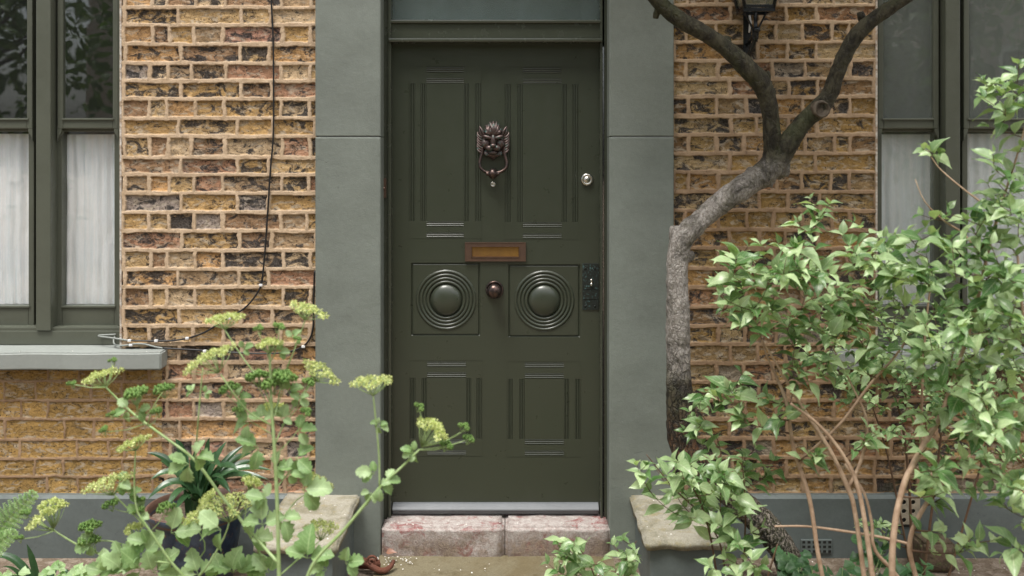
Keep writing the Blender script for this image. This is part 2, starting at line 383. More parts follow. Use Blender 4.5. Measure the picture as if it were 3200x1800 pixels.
def bark_mat():
    m = M('grey_green_bark')
    st = m.noise(26, 6, 0.7, 0.6, m.map((1, 1, 0.55))); fine = m.noise(120, 5, 0.75, 0.4, m.map((1, 1, .6)))
    pa = m.noise(5, 4, 0.6, 0.4); mo = m.noise(8, 5, 0.6, 0.3, m.map((1, 1, 1), None, (4, 2, 1)))
    c = m.mix(m.rng(st, 0.40, 0.60), (0.022, 0.018, 0.011), (0.095, 0.085, 0.052))
    c = m.mix(m.rng(mo, 0.50, 0.66, 0, 0.6), c, (0.075, 0.085, 0.035))
    z = m.sepz(); x = m.sepz(0)
    # pale bend to half way: grey bark with its silvery sheen painted in
    zone = m.math('MULTIPLY', m.rng(z, 0.74, 0.86, 0, 1), m.rng(z, 1.50, 1.64, 1, 0))
    c = m.mix(m.math('MULTIPLY', zone, m.rng(m.noise(9, 6, 0.75, 0.8), 0.36, 0.52, 0.10, 0.9)), c, m.mix(m.rng(fine, 0.35, 0.65), (0.25, 0.215, 0.185), (0.56, 0.52, 0.48)))
    # dark fissured foot with orange patches
    low = m.math('MULTIPLY', m.rng(z, 0.60, 0.80, 1, 0), m.rng(z, 0.30, 0.40, 0, 1))
    c = m.mix(m.math('MULTIPLY', low, 0.85), c, m.mix(m.rng(st, 0.42, 0.6), (0.014, 0.010, 0.007), (0.09, 0.055, 0.032)))
    c = m.mix(m.math('MULTIPLY', m.math('MULTIPLY', low, m.rng(z, 0.66, 0.54, 0, 1)), m.rng(m.noise(22, 6, 0.75, 0.5), 0.48, 0.60, 0, 0.6)), c, (0.20, 0.085, 0.03))
    wn = m.n('ShaderNodeTexNoise'); m.l(m.pos, wn.inputs['Vector']); wn.inputs['Scale'].default_value = 22; wn.inputs['Detail'].default_value = 5
    ws = m.mul(wn.outputs['Color'], 0.05); wa = m.n('ShaderNodeVectorMath', operation='ADD'); m.l(m.pos, wa.inputs[0]); m.l(ws, wa.inputs[1])
    ck = m.rng(m.voro(60, m.map((1, 1, 0.30), wa.outputs[0]), 'DISTANCE_TO_EDGE'), 0.0, 0.10, 1, 0)
    c = m.mix(m.math('MULTIPLY', ck, m.rng(z, 0.62, 0.95, 0.7, 0.10)), c, (0.012, 0.009, 0.007))
    base = m.rng(z, 0.30, 0.38, 1, 0)
    c = m.mix(m.math('MULTIPLY', base, m.rng(fine, 0.48, 0.56, 0, 0.9)), c, (0.38, 0.33, 0.28))
    h = m.math('ADD', m.math('MULTIPLY', st, 1.0), m.math('MULTIPLY', fine, 0.5)); h = m.math('SUBTRACT', h, m.math('MULTIPLY', ck, m.rng(z, 0.62, 0.95, 0.9, 0.2)))
    m.bump(h, 1.0, 0.016); return m.fin(c, 0.62, 0, 0.4)
MAT['bark'] = bark_mat()
def wood_mat(name, c1, c2, rough=0.6):
    m = M(name); n = m.noise(30, 4, 0.6); f = m.noise(180, 3)
    c = m.mix(m.rng(n, 0.35, 0.65), c1, c2); m.bump(f, 0.3, 0.003); return m.fin(c, rough, 0, 0.35)
MAT['twig'] = wood_mat('tan_shrub_stem', (0.50, 0.36, 0.25), (0.32, 0.21, 0.135))
MAT['darktwig'] = wood_mat('brown_twig', (0.09, 0.05, 0.03), (0.14, 0.085, 0.05))
MAT['greenstem'] = wood_mat('green_stem', (0.26, 0.38, 0.13), (0.38, 0.50, 0.24), 0.45)
MAT['cutwood'] = wood_mat('cut_knot_wood', (0.06, 0.045, 0.03), (0.17, 0.135, 0.10))

def leaf_mat(name, c1, c2, cback=None, trans=0.35, rough=0.42, veins=True, spec=0.5):
    m = M(name); a = m.attr('lf'); sep = m.n('ShaderNodeSeparateColor'); m.l(a.outputs['Color'], sep.inputs[0])
    r_, u, v = sep.outputs[0], sep.outputs[1], sep.outputs[2]
    c = m.mix(r_, c1, c2)
    if veins:
        mid = m.rng(m.math('ABSOLUTE', m.math('SUBTRACT', u, 0.5)), 0.0, 0.05, 0.35, 0)
        vv = m.math('ADD', m.math('MULTIPLY', v, 7.0), m.math('MULTIPLY', m.math('ABSOLUTE', m.math('SUBTRACT', u, 0.5)), -5.0))
        fr = m.math('ABSOLUTE', m.math('SUBTRACT', m.math('FRACT', vv), 0.5))
        sv = m.rng(fr, 0.0, 0.09, 0.22, 0)
        c = m.mix(m.math('MAXIMUM', mid, sv), c, tuple(min(1, q * 2.0 + 0.03) for q in c2))
    n = m.noise(45, 4); c = m.mul(c, m.rng(n, 0.3, 0.7, 0.85, 1.15))
    m.put(m.b.inputs['Base Color'], c); m.put(m.b.inputs['Roughness'], rough); m.b.inputs['Specular IOR Level'].default_value = spec
    bp = m.bump(m.noise(90, 3), 0.15, 0.004)
    t = m.n('ShaderNodeBsdfTranslucent'); tc = m.mix(1.0, c, (1.22, 1.28, 0.66), 'MULTIPLY'); m.l(tc, t.inputs[0])
    mx = m.n('ShaderNodeMixShader'); mx.inputs[0].default_value = trans
    m.l(m.b.outputs[0], mx.inputs[1]); m.l(t.outputs[0], mx.inputs[2]); m.l(mx.outputs[0], m.out.inputs[0])
    return m.m
MAT['leaf'] = leaf_mat('mid_green_leaf', (0.075, 0.185, 0.045), (0.53, 0.68, 0.37), trans=0.30, rough=0.30)
MAT['leafback'] = leaf_mat('small_green_leaf', (0.065, 0.17, 0.04), (0.48, 0.63, 0.33), trans=0.30)
MAT['celery'] = leaf_mat('pale_fleshy_leaf', (0.20, 0.34, 0.12), (0.40, 0.54, 0.28), trans=0.3, rough=0.5)
MAT['strap'] = leaf_mat('dark_strap_leaf', (0.020, 0.060, 0.022), (0.05, 0.11, 0.045), trans=0.12, rough=0.25, veins=False)
MAT['fern'] = leaf_mat('fern_frond', (0.26, 0.45, 0.16), (0.42, 0.58, 0.28), trans=0.4, veins=False)
MAT['crown'] = leaf_mat('tree_leaf', (0.05, 0.11, 0.02), (0.12, 0.20, 0.05), trans=0.35, veins=False)
MAT['cranesbill'] = leaf_mat('cranesbill_leaf', (0.045, 0.12, 0.045), (0.10, 0.20, 0.08), trans=0.25, veins=True)
MAT['floret'] = leaf_mat('yellow_green_floret', (0.46, 0.54, 0.17), (0.84, 0.87, 0.46), trans=0.25, veins=False, rough=0.6)
MAT['fruit'] = leaf_mat('green_seed', (0.09, 0.19, 0.035), (0.20, 0.32, 0.08), trans=0.15, veins=False, rough=0.5)
MAT['deadleaf'] = leaf_mat('fallen_brown_leaf', (0.30, 0.15, 0.10), (0.34, 0.18, 0.13), trans=0.2)

# ------------------------------------------------------------------ leaf batches
PR_OVATE = ([0, .06, .2, .36, .54, .72, .86, 1.0], [.02, .12, .76, 1.0, .88, .50, .17, 0.0])
PR_STRAP = ([0, .15, .3, .45, .6, .75, .9, 1.0], [.55, .85, 1, 1, 1, .9, .55, 0.02])
PR_ROUND = ([0, .1, .25, .45, .65, .82, .93, 1.0], [.05, .22, .7, 1.0, 1.08, .95, .6, 0.12])
PR_LOBED = ([0, .07, .15, .24, .32, .40, .50, .58, .66, .75, .82, .89, .95, 1.0], [.04, .10, .42, .78, .66, .95, 1.02, .80, .98, .88, .60, .66, .34, .08])
def leaves(name, B, Dr, Nm, L, W, mat, parent, prof=PR_OVATE, curl=0.25, fold=0.25, lobe=0.0, across=3, loc=None, extra=None):
    B = np.array(B, float); Dr = np.array(Dr, float); Nm = np.array(Nm, float); N = len(B)
    if N == 0: return None
    L = np.broadcast_to(np.array(L, float), (N,)); W = np.broadcast_to(np.array(W, float), (N,))
    Dr /= np.linalg.norm(Dr, axis=1)[:, None] + 1e-9
    Nm = Nm - (Nm * Dr).sum(1)[:, None] * Dr; Nm /= np.linalg.norm(Nm, axis=1)[:, None] + 1e-9
    S = np.cross(Dr, Nm)
    vs = np.array(prof[0]); ws = np.array(prof[1]); K = len(vs); us = np.linspace(-1, 1, across)
    cu = curl * rng.uniform(0.3, 1.7, N) ; fo = fold * rng.uniform(0.4, 1.5, N)
    side = rng.uniform(-0.12, 0.12, N); tw = rng.uniform(-0.35, 0.35, N)
    V = np.zeros((N, K, across, 3)); A = np.zeros((N, K, across, 4)); A[..., 3] = 1
    rnd = rng.uniform(0, 1, N) ** 1.3
    for i, (v, wv) in enumerate(zip(vs, ws)):
        for j, u in enumerate(us):
            ed = 1 + (lobe * math.sin(i * 2.4 + j) if lobe and abs(u) > 0.9 else 0)
            lat = (u * wv * ed)[None] if hasattr(u * wv, '__len__') else u * wv * ed
            z = -cu * v * v * L + fo * abs(lat) * W * 0.5 + tw * lat * v * W * 0.5
            z = z + 0.03 * L * math.sin(v * 9 + u * 2) * abs(u)
            sx = lat * W * 0.5 + side * L * v * v
            V[:, i, j] = B + Dr * (v * L * (1 - 0.15 * cu * v))[:, None] + S * sx[:, None] + Nm * z[:, None]
            A[:, i, j, 0] = rnd; A[:, i, j, 1] = (u + 1) / 2; A[:, i, j, 2] = v
    q = []
    for i in range(K - 1):
        for j in range(across - 1):
            q.append((i * across + j, i * across + j + 1, (i + 1) * across + j + 1, (i + 1) * across + j))
    q = np.array(q); F = (q[None] + (np.arange(N) * K * across)[:, None, None]).reshape(-1, 4)
    V = V.reshape(-1, 3); A = A.reshape(-1, 4)
    if extra is not None and len(extra.v):
        F = np.concatenate([F[:, [0, 1, 2]], F[:, [0, 2, 3]]]); ev = np.array(extra.v); ef = np.array(extra.f) + len(V)
        er = np.repeat(rng.uniform(0, 1, len(ev) // 12 + 1), 12)[:len(ev)]
        V = np.concatenate([V, ev]); F = np.concatenate([F, ef]); A = np.concatenate([A, np.stack([er, er * 0 + .2, er * 0 + .3, er * 0 + 1], 1)])
    return np_mesh(name, V, F, mat, parent, {'lf': A}, loc=loc)

# ================================================================== GROUND (setting)
g = MB(); g.add([(-60, -60, -0.012), (60, -60, -0.012), (60, 40, -0.012), (-60, 40, -0.012)], [(0, 1, 2, 3)])
tag(g.build('ground', MAT['soil']), kind='structure')
pth = MB(); n = 40
x0, x1 = X(1190, 0.03), X(1910, 0.03)
vs = []; fs = []
for i in range(n + 1):
    for j in range(41):
        x = x0 - 0.005 + (x1 - x0 + 0.01) * i / n; y = 0.02 - 3.6 * (j / 40) ** 1.6
        vs.append((x, y, -0.002 + 0.004 * mnoise.noise(Vector((x * 4, y * 4, 0)))))
for i in range(n):
    for j in range(40):
        a = i * 41 + j; fs.append((a, a + 1, a + 42, a + 41))
pth.add(vs, fs, True); tag(pth.build('path', MAT['path']), kind='structure')

# ================================================================== THE HOUSE
house = empty('brick_house', (0, 0, 0), 'yellow stock brick house with olive green panelled front door and sash windows', 'house')

# ---- brick wall
ROWS_L = [23.6, 79, 138, 197.5, 253, 309, 370, 426, 492.5, 546.6, 604, 663, 722, 782.6, 841.6, 898, 961, 1018, 1076, 1133, 1190.7, 1251, 1310, 1375, 1433, 1489, 1545]
ROWS_R = [15.5, 69.6, 132, 189.5, 247, 302.5, 363, 422, 480, 538, 599, 658, 719, 776, 838, 898, 959, 1018, 1076, 1135, 1195, 1252, 1311, 1370, 1431, 1489, 1545]
def extend(rows):
    r = list(rows); 
    while r[0] > -700: r.insert(0, r[0] - 58)
    r.append(r[-1] + 58); r.append(r[-1] + 58); return r
EL = [385, 563, 748, 846, 990]          # joints of long courses, left (pixel x of joint centres)
OL = [385, 471, 525, 604, 700, 884, 965, 1060]
LB0 = [-1210, -1030, -940, -760, -670, -490, -400, -220, -130, 50, 132, 316]
EC = [2100, 2284, 2369, 2460, 2555, 2738]
OC = [2100, 2146, 2241, 2330, 2420, 2510, 2602, 2655, 2738]
PAL = [((.42, .31, .15), 5), ((.37, .255, .105), 5), ((.33, .245, .14), 4), ((.44, .35, .21), 4), ((.27, .18, .10), 3), ((.33, .20, .12), 2), ((.37, .22, .15), .5), ((.27, .24, .20), 1.5), ((.42, .27, .12), 3)]
PW = np.array([p[1] for p in PAL], float); PW /= PW.sum(); PC = np.array([p[0] for p in PAL])
def wall_patch(rects, rows, side, name):
    rows_z = np.array([Z(r) for r in extend(rows)])      # descending
    Vall = []; Fall = []; C1 = []; C2 = []; base = 0
    brng = np.random.default_rng(11 if side == 'L' else 23)
    info = {}
    layouts = []
    for k in range(len(rows_z) + 1):
        jr = np.random.default_rng(100 + k + (500 if side == 'R' else 0))
        if side == 'L':
            e = OL if k % 2 else EL
            l = [q for q in np.arange(385 - 92.5 * 24, 380, 92.5)]
            l = [q + (46 if k % 2 else 0) for i, q in enumerate(l) if (i + k // 2) % 3 != 0]
            px = l + e + [1100, 1190]
        else:
            e = OC if k % 2 else EC
            px = [2000] + e + [q for i, q in enumerate(np.arange(2738 + (46 if k % 2 else 92), 4800, 92.5)) if (i + k) % 3 != 0]
        px = np.array(sorted(px), float) + jr.uniform(-7, 7, len(px))
        layouts.append(np.array([X(q) for q in px]))
    for (xa, xb, za, zb, st) in rects:
        nx = max(2, int((xb - xa) / st)); nz = max(2, int((zb - za) / st))
        gx, gz = np.meshgrid(np.linspace(xa, xb, nx + 1), np.linspace(za, zb, nz + 1), indexing='ij')
        wx = gx + 0.007 * fbm(gx * 30, gz * 30, 4, 3); wz = gz + 0.0045 * fbm(gx * 9, gz * 20, 3, 9) + 0.003 * fbm(gx * 55, gz * 55, 2, 5)
        row = np.searchsorted(-rows_z, -wz)              # row index: between rows_z[row-1] and rows_z[row]
        row = np.clip(row, 0, len(rows_z))
        dz = np.min(np.abs(wz[..., None] - rows_z[None, None, :]), axis=2)
        dxm = np.full(gx.shape, 9.0); bid = np.zeros(gx.shape, int)
        for k in range(len(rows_z) + 1):
            mk = row == k
            if not mk.any(): continue
            ly = layouts[k]; xx = wx[mk]
            idx = np.searchsorted(ly, xx); dxm[mk] = np.min(np.abs(xx[:, None] - ly[None]), axis=1); bid[mk] = idx + k * 200
        hw = 0.0086 + 0.0030 * fbm(gx * 11, gz * 11, 3, 77)
        dd = np.minimum(dz - hw, dxm - (hw - 0.0005) )
        # under-sill zone: old flush, thin pointing
        zone_o = ((gx < X(505)) & (gz < Z(1158))).astype(float) if side == 'L' else np.zeros(gx.shape)
        dd = dd + zone_o * 0.0025
        edge = 0.0022
        mort = 1 - np.clip((dd + edge * .5) / edge, 0, 1)
        mort = mort * mort * (3 - 2 * mort)
        ids = np.unique(bid); cmap = {}
        for b in ids:
            br = np.random.default_rng(int(b) * 7 + (1 if side == 'L' else 77777))
            c = PC[br.choice(len(PC), p=PW)] * br.uniform(0.88, 1.12)
            dk = br.beta(1.6, 2.0); cmap[b] = (*c, dk, br.uniform(), br.uniform(-0.0025, 0.002))
        arr = np.array([cmap[b] for b in ids]); inv = np.searchsorted(ids, bid); pb = arr[inv]
        dark = pb[..., 3].copy()
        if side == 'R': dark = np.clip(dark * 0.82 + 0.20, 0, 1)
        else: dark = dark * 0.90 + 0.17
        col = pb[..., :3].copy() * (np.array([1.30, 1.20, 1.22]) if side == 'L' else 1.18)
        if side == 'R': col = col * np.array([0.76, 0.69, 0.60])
        oldm = zone_o[..., None]
        col = col * (1 - oldm) + (np.array([.40, .25, .085]) * (0.8 + 0.4 * pb[..., 4:5])) * oldm
        dark = dark * (1 - 0.65 * zone_o)
        zn = np.zeros(gx.shape); 
        if side == 'R': zn = np.clip((2.45 - gz) / 1.1, 0.25, 1.0)
        else: zn = np.maximum(np.clip((1.0 - gz) / 0.6, 0, 0.55), zone_o)
        rec = -0.0062 + pb[..., 5] + 0.0035 * fbm(gx * 30 + pb[..., 4] * 50, gz * 40, 4, 31) 
        rec = np.minimum(rec, -0.0015)
        rec = rec * (1 - 0.60 * zone_o)
        h = rec * (1 - mort) + mort * (0.0022 + 0.0016 * fbm(gx * 40, gz * 40, 3, 8))
        V = np.stack([gx, -h, gz], -1).reshape(-1, 3)
        ii = (np.arange(nx)[:, None] * (nz + 1) + np.arange(nz)[None]).ravel()
        F = np.stack([ii, ii + nz + 1, ii + nz + 2, ii + 1], 1) + base
        Vall.append(V); Fall.append(F); base += len(V)
        C1.append(np.concatenate([col, mort[..., None]], -1).reshape(-1, 4))
        C2.append(np.stack([dark, pb[..., 4], zn, np.ones(gx.shape)], -1).reshape(-1, 4))
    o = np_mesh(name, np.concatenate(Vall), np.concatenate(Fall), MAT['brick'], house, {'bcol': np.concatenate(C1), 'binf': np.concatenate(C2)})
    return o
xl0, xl1 = X(378), X(993); xr0, xr1 = X(2103), X(2738)
zs = Z(1158) + 0.01; zp = Z(1560)
ST = 0.0026
wl = wall_patch([(xl0, xl1, zp, 2.36, ST), (-2.35, xl0, zp, zs, ST), (xl0, xl1, 2.36, 3.3, 0.009), (-3.3, -2.35, zp, zs, 0.008), (-4.6, -3.3, zp, 3.3, 0.01)], ROWS_L, 'L', 'wall')
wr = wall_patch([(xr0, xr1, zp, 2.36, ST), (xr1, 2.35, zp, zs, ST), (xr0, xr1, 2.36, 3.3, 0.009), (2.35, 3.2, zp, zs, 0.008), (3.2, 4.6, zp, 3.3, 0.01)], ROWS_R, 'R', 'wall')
# reveal returns of the brick at the windows and upper storey
MAT['revealbrick'] = stone_mat('whitened_brick_reveal', (0.62, 0.58, 0.52), (0.40, 0.30, 0.22), (0.25, 0.16, 0.10), 30)
mb = MB()
mb.box(xl0 - 0.004, xl0 + 0.05, 0.0125, 0.18, zs, 3.3); mb.build('window_reveal', MAT['revealbrick'], house)
mb = MB(); mb.box(xr1 - 0.05, xr1 + 0.004, 0.0125, 0.18, zs, 3.3); mb.build('window_reveal', MAT['revealbrick'], house)
for a, b in ((xl0 - .0045, xl0 + .003), (xr1 - .003, xr1 + .0045)):
    mb = MB(); mb.box(a, b, -0.003, 0.0122, zs, 3.3); mb.build('mortar_fillet', MAT['revealbrick'], house)
mb = MB(); mb.box(-4.6, 4.6, 0.0, 0.22, 3.3, 6.2); mb.build('upper_wall', MAT['revealbrick'], house)
mb = MB(); mb.box(-4.8, 4.8, -0.25, 3.6, 6.2, 6.35, 0.02); mb.build('roof', MAT['plinth'], house)

# ---- plinths
def grid_box_face(mb, x0, x1, z0, z1, y, amp=0.003, st=0.03, fr=3.0, nrm=1):
    nx = max(2, int((x1 - x0) / st)); nz = max(2, int((z1 - z0) / st)); vs = []; fs = []
    for i in range(nx + 1):
        for j in range(nz + 1):
            x = x0 + (x1 - x0) * i / nx; z = z0 + (z1 - z0) * j / nz
            e = 0 if (i in (0, nx) or j in (0, nz)) else 1
            vs.append((x, y - e * amp * mnoise.fractal(Vector((x * fr, z * fr, y)), 1, 2, 3), z))
    for i in range(nx):
        for j in range(nz):
            a = i * (nz + 1) + j; fs.append((a, a + nz + 1, a + nz + 2, a + 1))
    mb.add(vs, fs, True)
def rendered_block(name, x0, x1, z0, z1, dfront, mat, dback=-0.15, bev=0.006):
    mb = MB(); b = bev
    grid_box_face(mb, x0 + b, x1 - b, z0 + b, z1 - b, -dfront)
    # bevels + sides + top
    yf, yb = -dfront, -dback
    q = [(x0 + b, yf, z0 + b), (x1 - b, yf, z0 + b), (x1 - b, yf, z1 - b), (x0 + b, yf, z1 - b)]
    r_ = [(x0, yf + b, z0), (x1, yf + b, z0), (x1, yf + b, z1), (x0, yf + b, z1)]
    s_ = [(x0, yb, z0), (x1, yb, z0), (x1, yb, z1), (x0, yb, z1)]
    vs = q + r_ + s_; fs = []
    for i in range(4):
        j = (i + 1) % 4; fs += [(i + 4, j + 4, j, i), (i + 8, j + 8, j + 4, i + 4)]
    mb.add(vs, fs); return mb.build(name, mat, house)
rendered_block('plinth', -4.6, X(989, .03) - 0.001, -0.1, Z(1550, 0.035), 0.035, MAT['plinth'], bev=0.012)
rendered_block('plinth', X(2108, .03) + 0.001, 4.6, -0.1, Z(1550, 0.035), 0.035, MAT['plinth'], bev=0.012)

# ---- door surround pilasters, two blocks each with a joint at pixel 427
for a, b in ((985, 1190), (1904, 2106)):
    x0, x1 = X(a, 0.03), X(b, 0.03); zj = Z(427, 0.03)
    p = rendered_block('pilaster', x0, x1, -0.1, zj - 0.0022, 0.03, MAT['render'], -0.09, 0.004)
    rendered_block('pilaster_upper_block', x0, x1, zj + 0.0008, 2.62, 0.030, MAT['render'], -0.09, 0.004)
rendered_block('lintel', X(985, .03), X(2106, .03), 2.622, 3.2, 0.034, MAT['render'], -0.2, 0.006)

# ---- door frame, transom and fanlight
dr = -0.10     # depth of the door face (behind the wall face)
df_ = -0.055   # frame face
fr = MB()
fr.pbox(1184, 1213, -160, 1622, -0.20, df_ - 0.012, 0.003)         # left jamb outer
fr.pbox(1211, 1222, -160, 1622, -0.20, df_, 0.005)         # left bead
fr.pbox(1876, 1884, -160, 1622, -0.20, df_, 0.005)         # right bead
fr.pbox(1888, 1912, -160, 1622, -0.20, df_ - 0.012, 0.003)
fr.pbox(1220, 1878, -160, -130, -0.20, df_, 0.004)
fr.build('door_frame', MAT['frame'], house)
tr = MB()
tr.pbox(1215, 1881, 72, 120, -0.20, df_ - 0.014, 0.002)
tr.pbox(1212, 1883, 119, 131, -0.20, df_ + 0.016, 0.005)
tr.pbox(1219, 1879, 61, 72, -0.20, df_ - 0.002, 0.005)
tr.build('transom', MAT['frame'], house)
fl = MB(); fl.pbox(1226, 1873, -130, 62, -0.118, -0.115)
fl.build('fanlight', MAT['hazyglass'], house)
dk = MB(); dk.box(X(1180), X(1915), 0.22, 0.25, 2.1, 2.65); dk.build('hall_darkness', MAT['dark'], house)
# set back behind the frame, the head of the door lies in shade
# ---- door leaf
L0, L1, T0, T1 = 1221, 1876, 128, 1606
def xz(px0, px1, py0, py1, d=dr): return (X(px0, d), X(px1, d), Z(py1, d), Z(py0, d))
reeds = []   # (px0,px1,py0,py1,orientation, panel index)
def add_panel(pi, vx, vy, hx, hys):
    for a, b in vx: reeds.append((a, b, vy[0], vy[1], 'v', pi))
    for a, b in hys: reeds.append((hx[0], hx[1], a, b, 'h', pi))
add_panel(0, [(1281, 1297), (1315, 1332), (1450, 1465), (1485, 1502)], (261, 691), (1333, 1449), [(210, 227), (244, 260.5), (692, 708), (727, 743)])
add_panel(1, [(1580, 1596), (1617, 1633), (1756, 1771), (1789, 1805)], (263, 694), (1634, 1755), [(212, 229), (246, 262.5), (695, 711), (730, 746)])
add_panel(2, [(1282, 1298), (1318, 1334), (1457, 1472), (1489, 1505)], (1181, 1371), (1335, 1456), [(1130, 1147), (1164, 1180.5), (1372, 1388), (1406, 1423)])
add_panel(3, [(1587, 1602), (1623, 1639), (1763, 1778), (1797, 1813)], (1184, 1372), (1640, 1762), [(1133, 1150), (1167, 1183.5), (1373, 1390), (1408, 1425)])
squares = [(1284, 1501, 821, 1050, 1394, 938), (1588, 1813, 826, 1054, 1701, 940)]
ctop = MB()
holes = [xz(a, b, c, d_) for a, b, c, d_, o, p in reeds] + [xz(a, b, c, d_) for a, b, c, d_, _, _ in squares]
grooves = []
for (a, b, c, d_) in ((1277, 1506, 207, 747), (1576, 1809, 209, 750), (1279, 1509, 1127, 1427), (1583, 1816, 1130, 1429)):
    gw = 1.1
    grooves += [xz(a, a + gw, c, d_), xz(b - gw, b, c, d_), xz(a + gw, b - gw, c, c + gw), xz(a + gw, b - gw, d_ - gw, d_)]
allr = holes + grooves
lx0, lx1, lz0, lz1 = xz(L0, L1, T0, T1)
xs = sorted(set([lx0, lx1] + [q for h in allr for q in h[:2]] + [q for q in np.linspace(lx0, lx1, 8)]))
zs_ = sorted(set([lz0, lz1] + [q for h in allr for q in h[2:]] + [q for q in np.linspace(lz0, lz1, 12)]))
leafm = MB(); yd = -dr
idx = {}
def vid(x, y, z):
    k = (round(x, 6), round(y, 6), round(z, 6))
    if k not in idx: idx[k] = len(leafm.v); leafm.v.append(k)
    return idx[k]
for i in range(len(xs) - 1):
    for j in range(len(zs_) - 1):
        cx, cz = (xs[i] + xs[i + 1]) / 2, (zs_[j] + zs_[j + 1]) / 2
        if any(h[0] < cx < h[1] and h[2] < cz < h[3] for h in holes): continue
        yy = yd
        if any(h[0] < cx < h[1] and h[2] < cz < h[3] for h in grooves): yy = yd + 0.0015
        leafm.f.append((vid(xs[i], yy, zs_[j]), vid(xs[i + 1], yy, zs_[j]), vid(xs[i + 1], yy, zs_[j + 1]), vid(xs[i], yy, zs_[j + 1]))); leafm.smooth.append(False)
leafm.box(lx0, lx1, yd + 0.012, yd + 0.045, lz0, lz1)
for (a, b, c, d_) in holes:   # walls of the sunk mouldings
    vs = [(a, yd, c), (b, yd, c), (b, yd, d_), (a, yd, d_), (a, yd + .0125, c), (b, yd + .0125, c), (b, yd + .0125, d_), (a, yd + .0125, d_)]
    leafm.add(vs, [(0, 1, 5, 4), (1, 2, 6, 5), (2, 3, 7, 6), (3, 0, 4, 7)])
door = leafm.build('door', MAT['door'], house)
for pi in range(4):
    mb = MB()
    for a, b, c, d_, o, p in reeds:
        if p != pi: continue
        x0, x1, z0, z1 = xz(a, b, c, d_); nre = 3; ns = 10; prof = []
        for k in range(nre):
            for s in range(ns + (1 if k == nre - 1 else 0)):
                u = s / ns; prof.append(((k + u) / nre, 0.0050 - 0.0047 * math.sqrt(max(0, 1 - (2 * u - 1) ** 2))))
        vs = []
        for t, hh in prof:
            if o == 'v': vs += [(x0 + (x1 - x0) * t, yd + hh, z0), (x0 + (x1 - x0) * t, yd + hh, z1)]
            else: vs += [(x0, yd + hh, z0 + (z1 - z0) * t), (x1, yd + hh, z0 + (z1 - z0) * t)]
        fs = [(2 * k, 2 * k + 2, 2 * k + 3, 2 * k + 1) for k in range(len(prof) - 1)]
        if o == 'h': fs = [f[::-1] for f in fs]
        mb.add(vs, fs, False)
    mb.build('reeded_panel', MAT['door'], door)
for a, b, c, d_, cx, cy in squares:
    x0, x1, z0, z1 = xz(a, b, c, d_); ccx, ccz = X(cx, dr), Z(cy, dr); k = SC * D / (D - dr)
    n_ = 190; gx, gz = np.meshgrid(np.linspace(x0, x1, n_), np.linspace(z0, z1, n_), indexing='ij')
    r = np.hypot(gx - ccx, gz - ccz) * k            # in photo pixels
    h = np.full(gx.shape, -0.0030)
    e = np.minimum(np.minimum(gx - x0, x1 - gx), np.minimum(gz - z0, z1 - gz)) * k
    h = np.where(e < 6, -0.0030 - 0.0055 * np.sqrt(np.clip(1 - ((e - 3) / 3) ** 2, 0, 1)), h)
    u = (r - 51) / 11.0; ring = (r > 51) & (r < 95); uu = u - np.floor(u)
    h = np.where(ring, -0.0075 + 0.0095 * np.sqrt(np.clip(1 - (2 * uu - 1) ** 2, 0, 1)), h)
    dome = -0.010 + 0.030 * np.sqrt(np.clip(1 - (r / 50.0) ** 2, 0, 1))
    h = np.where(r <= 51, np.where(r < 50, dome, -0.010), h)
    V = np.stack([gx, yd - h, gz], -1).reshape(-1, 3)
    ii = (np.arange(n_ - 1)[:, None] * n_ + np.arange(n_ - 1)[None]).ravel()
    np_mesh('roundel_panel', V, np.stack([ii, ii + n_, ii + n_ + 1, ii + 1], 1), MAT['door'], door)
# weather bar
wb = MB(); ya = yd
prof = [(0, 0.0), (0.012, 0.0), (0.018, 0.006), (0.018, 0.014), (0.024, 0.017), (0.031, 0.022), (0.031, 0.027), (0.024, 0.036), (0.012, 0.044), (0.0, 0.047)]
x0, x1 = X(1229, dr), X(1869, dr); zb = Z(1604, dr)
vs = []
for q, zz in prof: vs += [(x0, ya - q, zb + zz), (x1, ya - q, zb + zz)]
wb.add(vs, [(2 * k, 2 * k + 1, 2 * k + 3, 2 * k + 2) for k in range(len(prof) - 1)]); 
wb.add([vs[2 * k] for k in range(len(prof))], [tuple(range(len(prof)))]); wb.add([vs[2 * k + 1] for k in range(len(prof))], [tuple(range(len(prof)))[::-1]])
wb.build('weather_bar', MAT['weather'], door)
# letter plate
lp = MB(); y0 = yd
for a, b, c, d_ in ((1453, 1643, 757, 771), (1453, 1643, 802, 816), (1453, 1475, 771, 802), (1621, 1643, 771, 802)):
    x0, x1, z0, z1 = xz(a, b, c, d_); lp.box(x0, x1, y0 - 0.008, y0 + 0.002, z0 - 0.0001, z1 + 0.0001, 0.0)
x0, x1, z0, z1 = xz(1453, 1643, 757, 816)
for q in ((x0, x1, z0, z0 + .003), (x0, x1, z1 - .003, z1), (x0, x0 + .003, z0 + .003, z1 - .003), (x1 - .003, x1, z0 + .003, z1 - .003)):
    lp.box(q[0], q[1], y0 - 0.0095, y0 - 0.0078, q[2], q[3])
x0, x1, z0, z1 = xz(1472, 1624, 769, 804)
for q in ((x0, x1, z0, z0 + .0025), (x0, x1, z1 - .0025, z1), (x0, x0 + .0025, z0 + .0025, z1 - .0025), (x1 - .0025, x1, z0 + .0025, z1 - .0025)):
    lp.box(q[0], q[1], y0 - 0.0105, y0 - 0.0078, q[2], q[3])
lp.build('letter_plate', MAT['copperplate'], door)
x0, x1, z0, z1 = xz(1475, 1621, 771, 802); fl = MB(); fl.box(x0, x1, y0 - 0.0025, y0 + 0.001, z0, z1, 0.001)
fl.build('letter_flap', MAT['brass'], door)
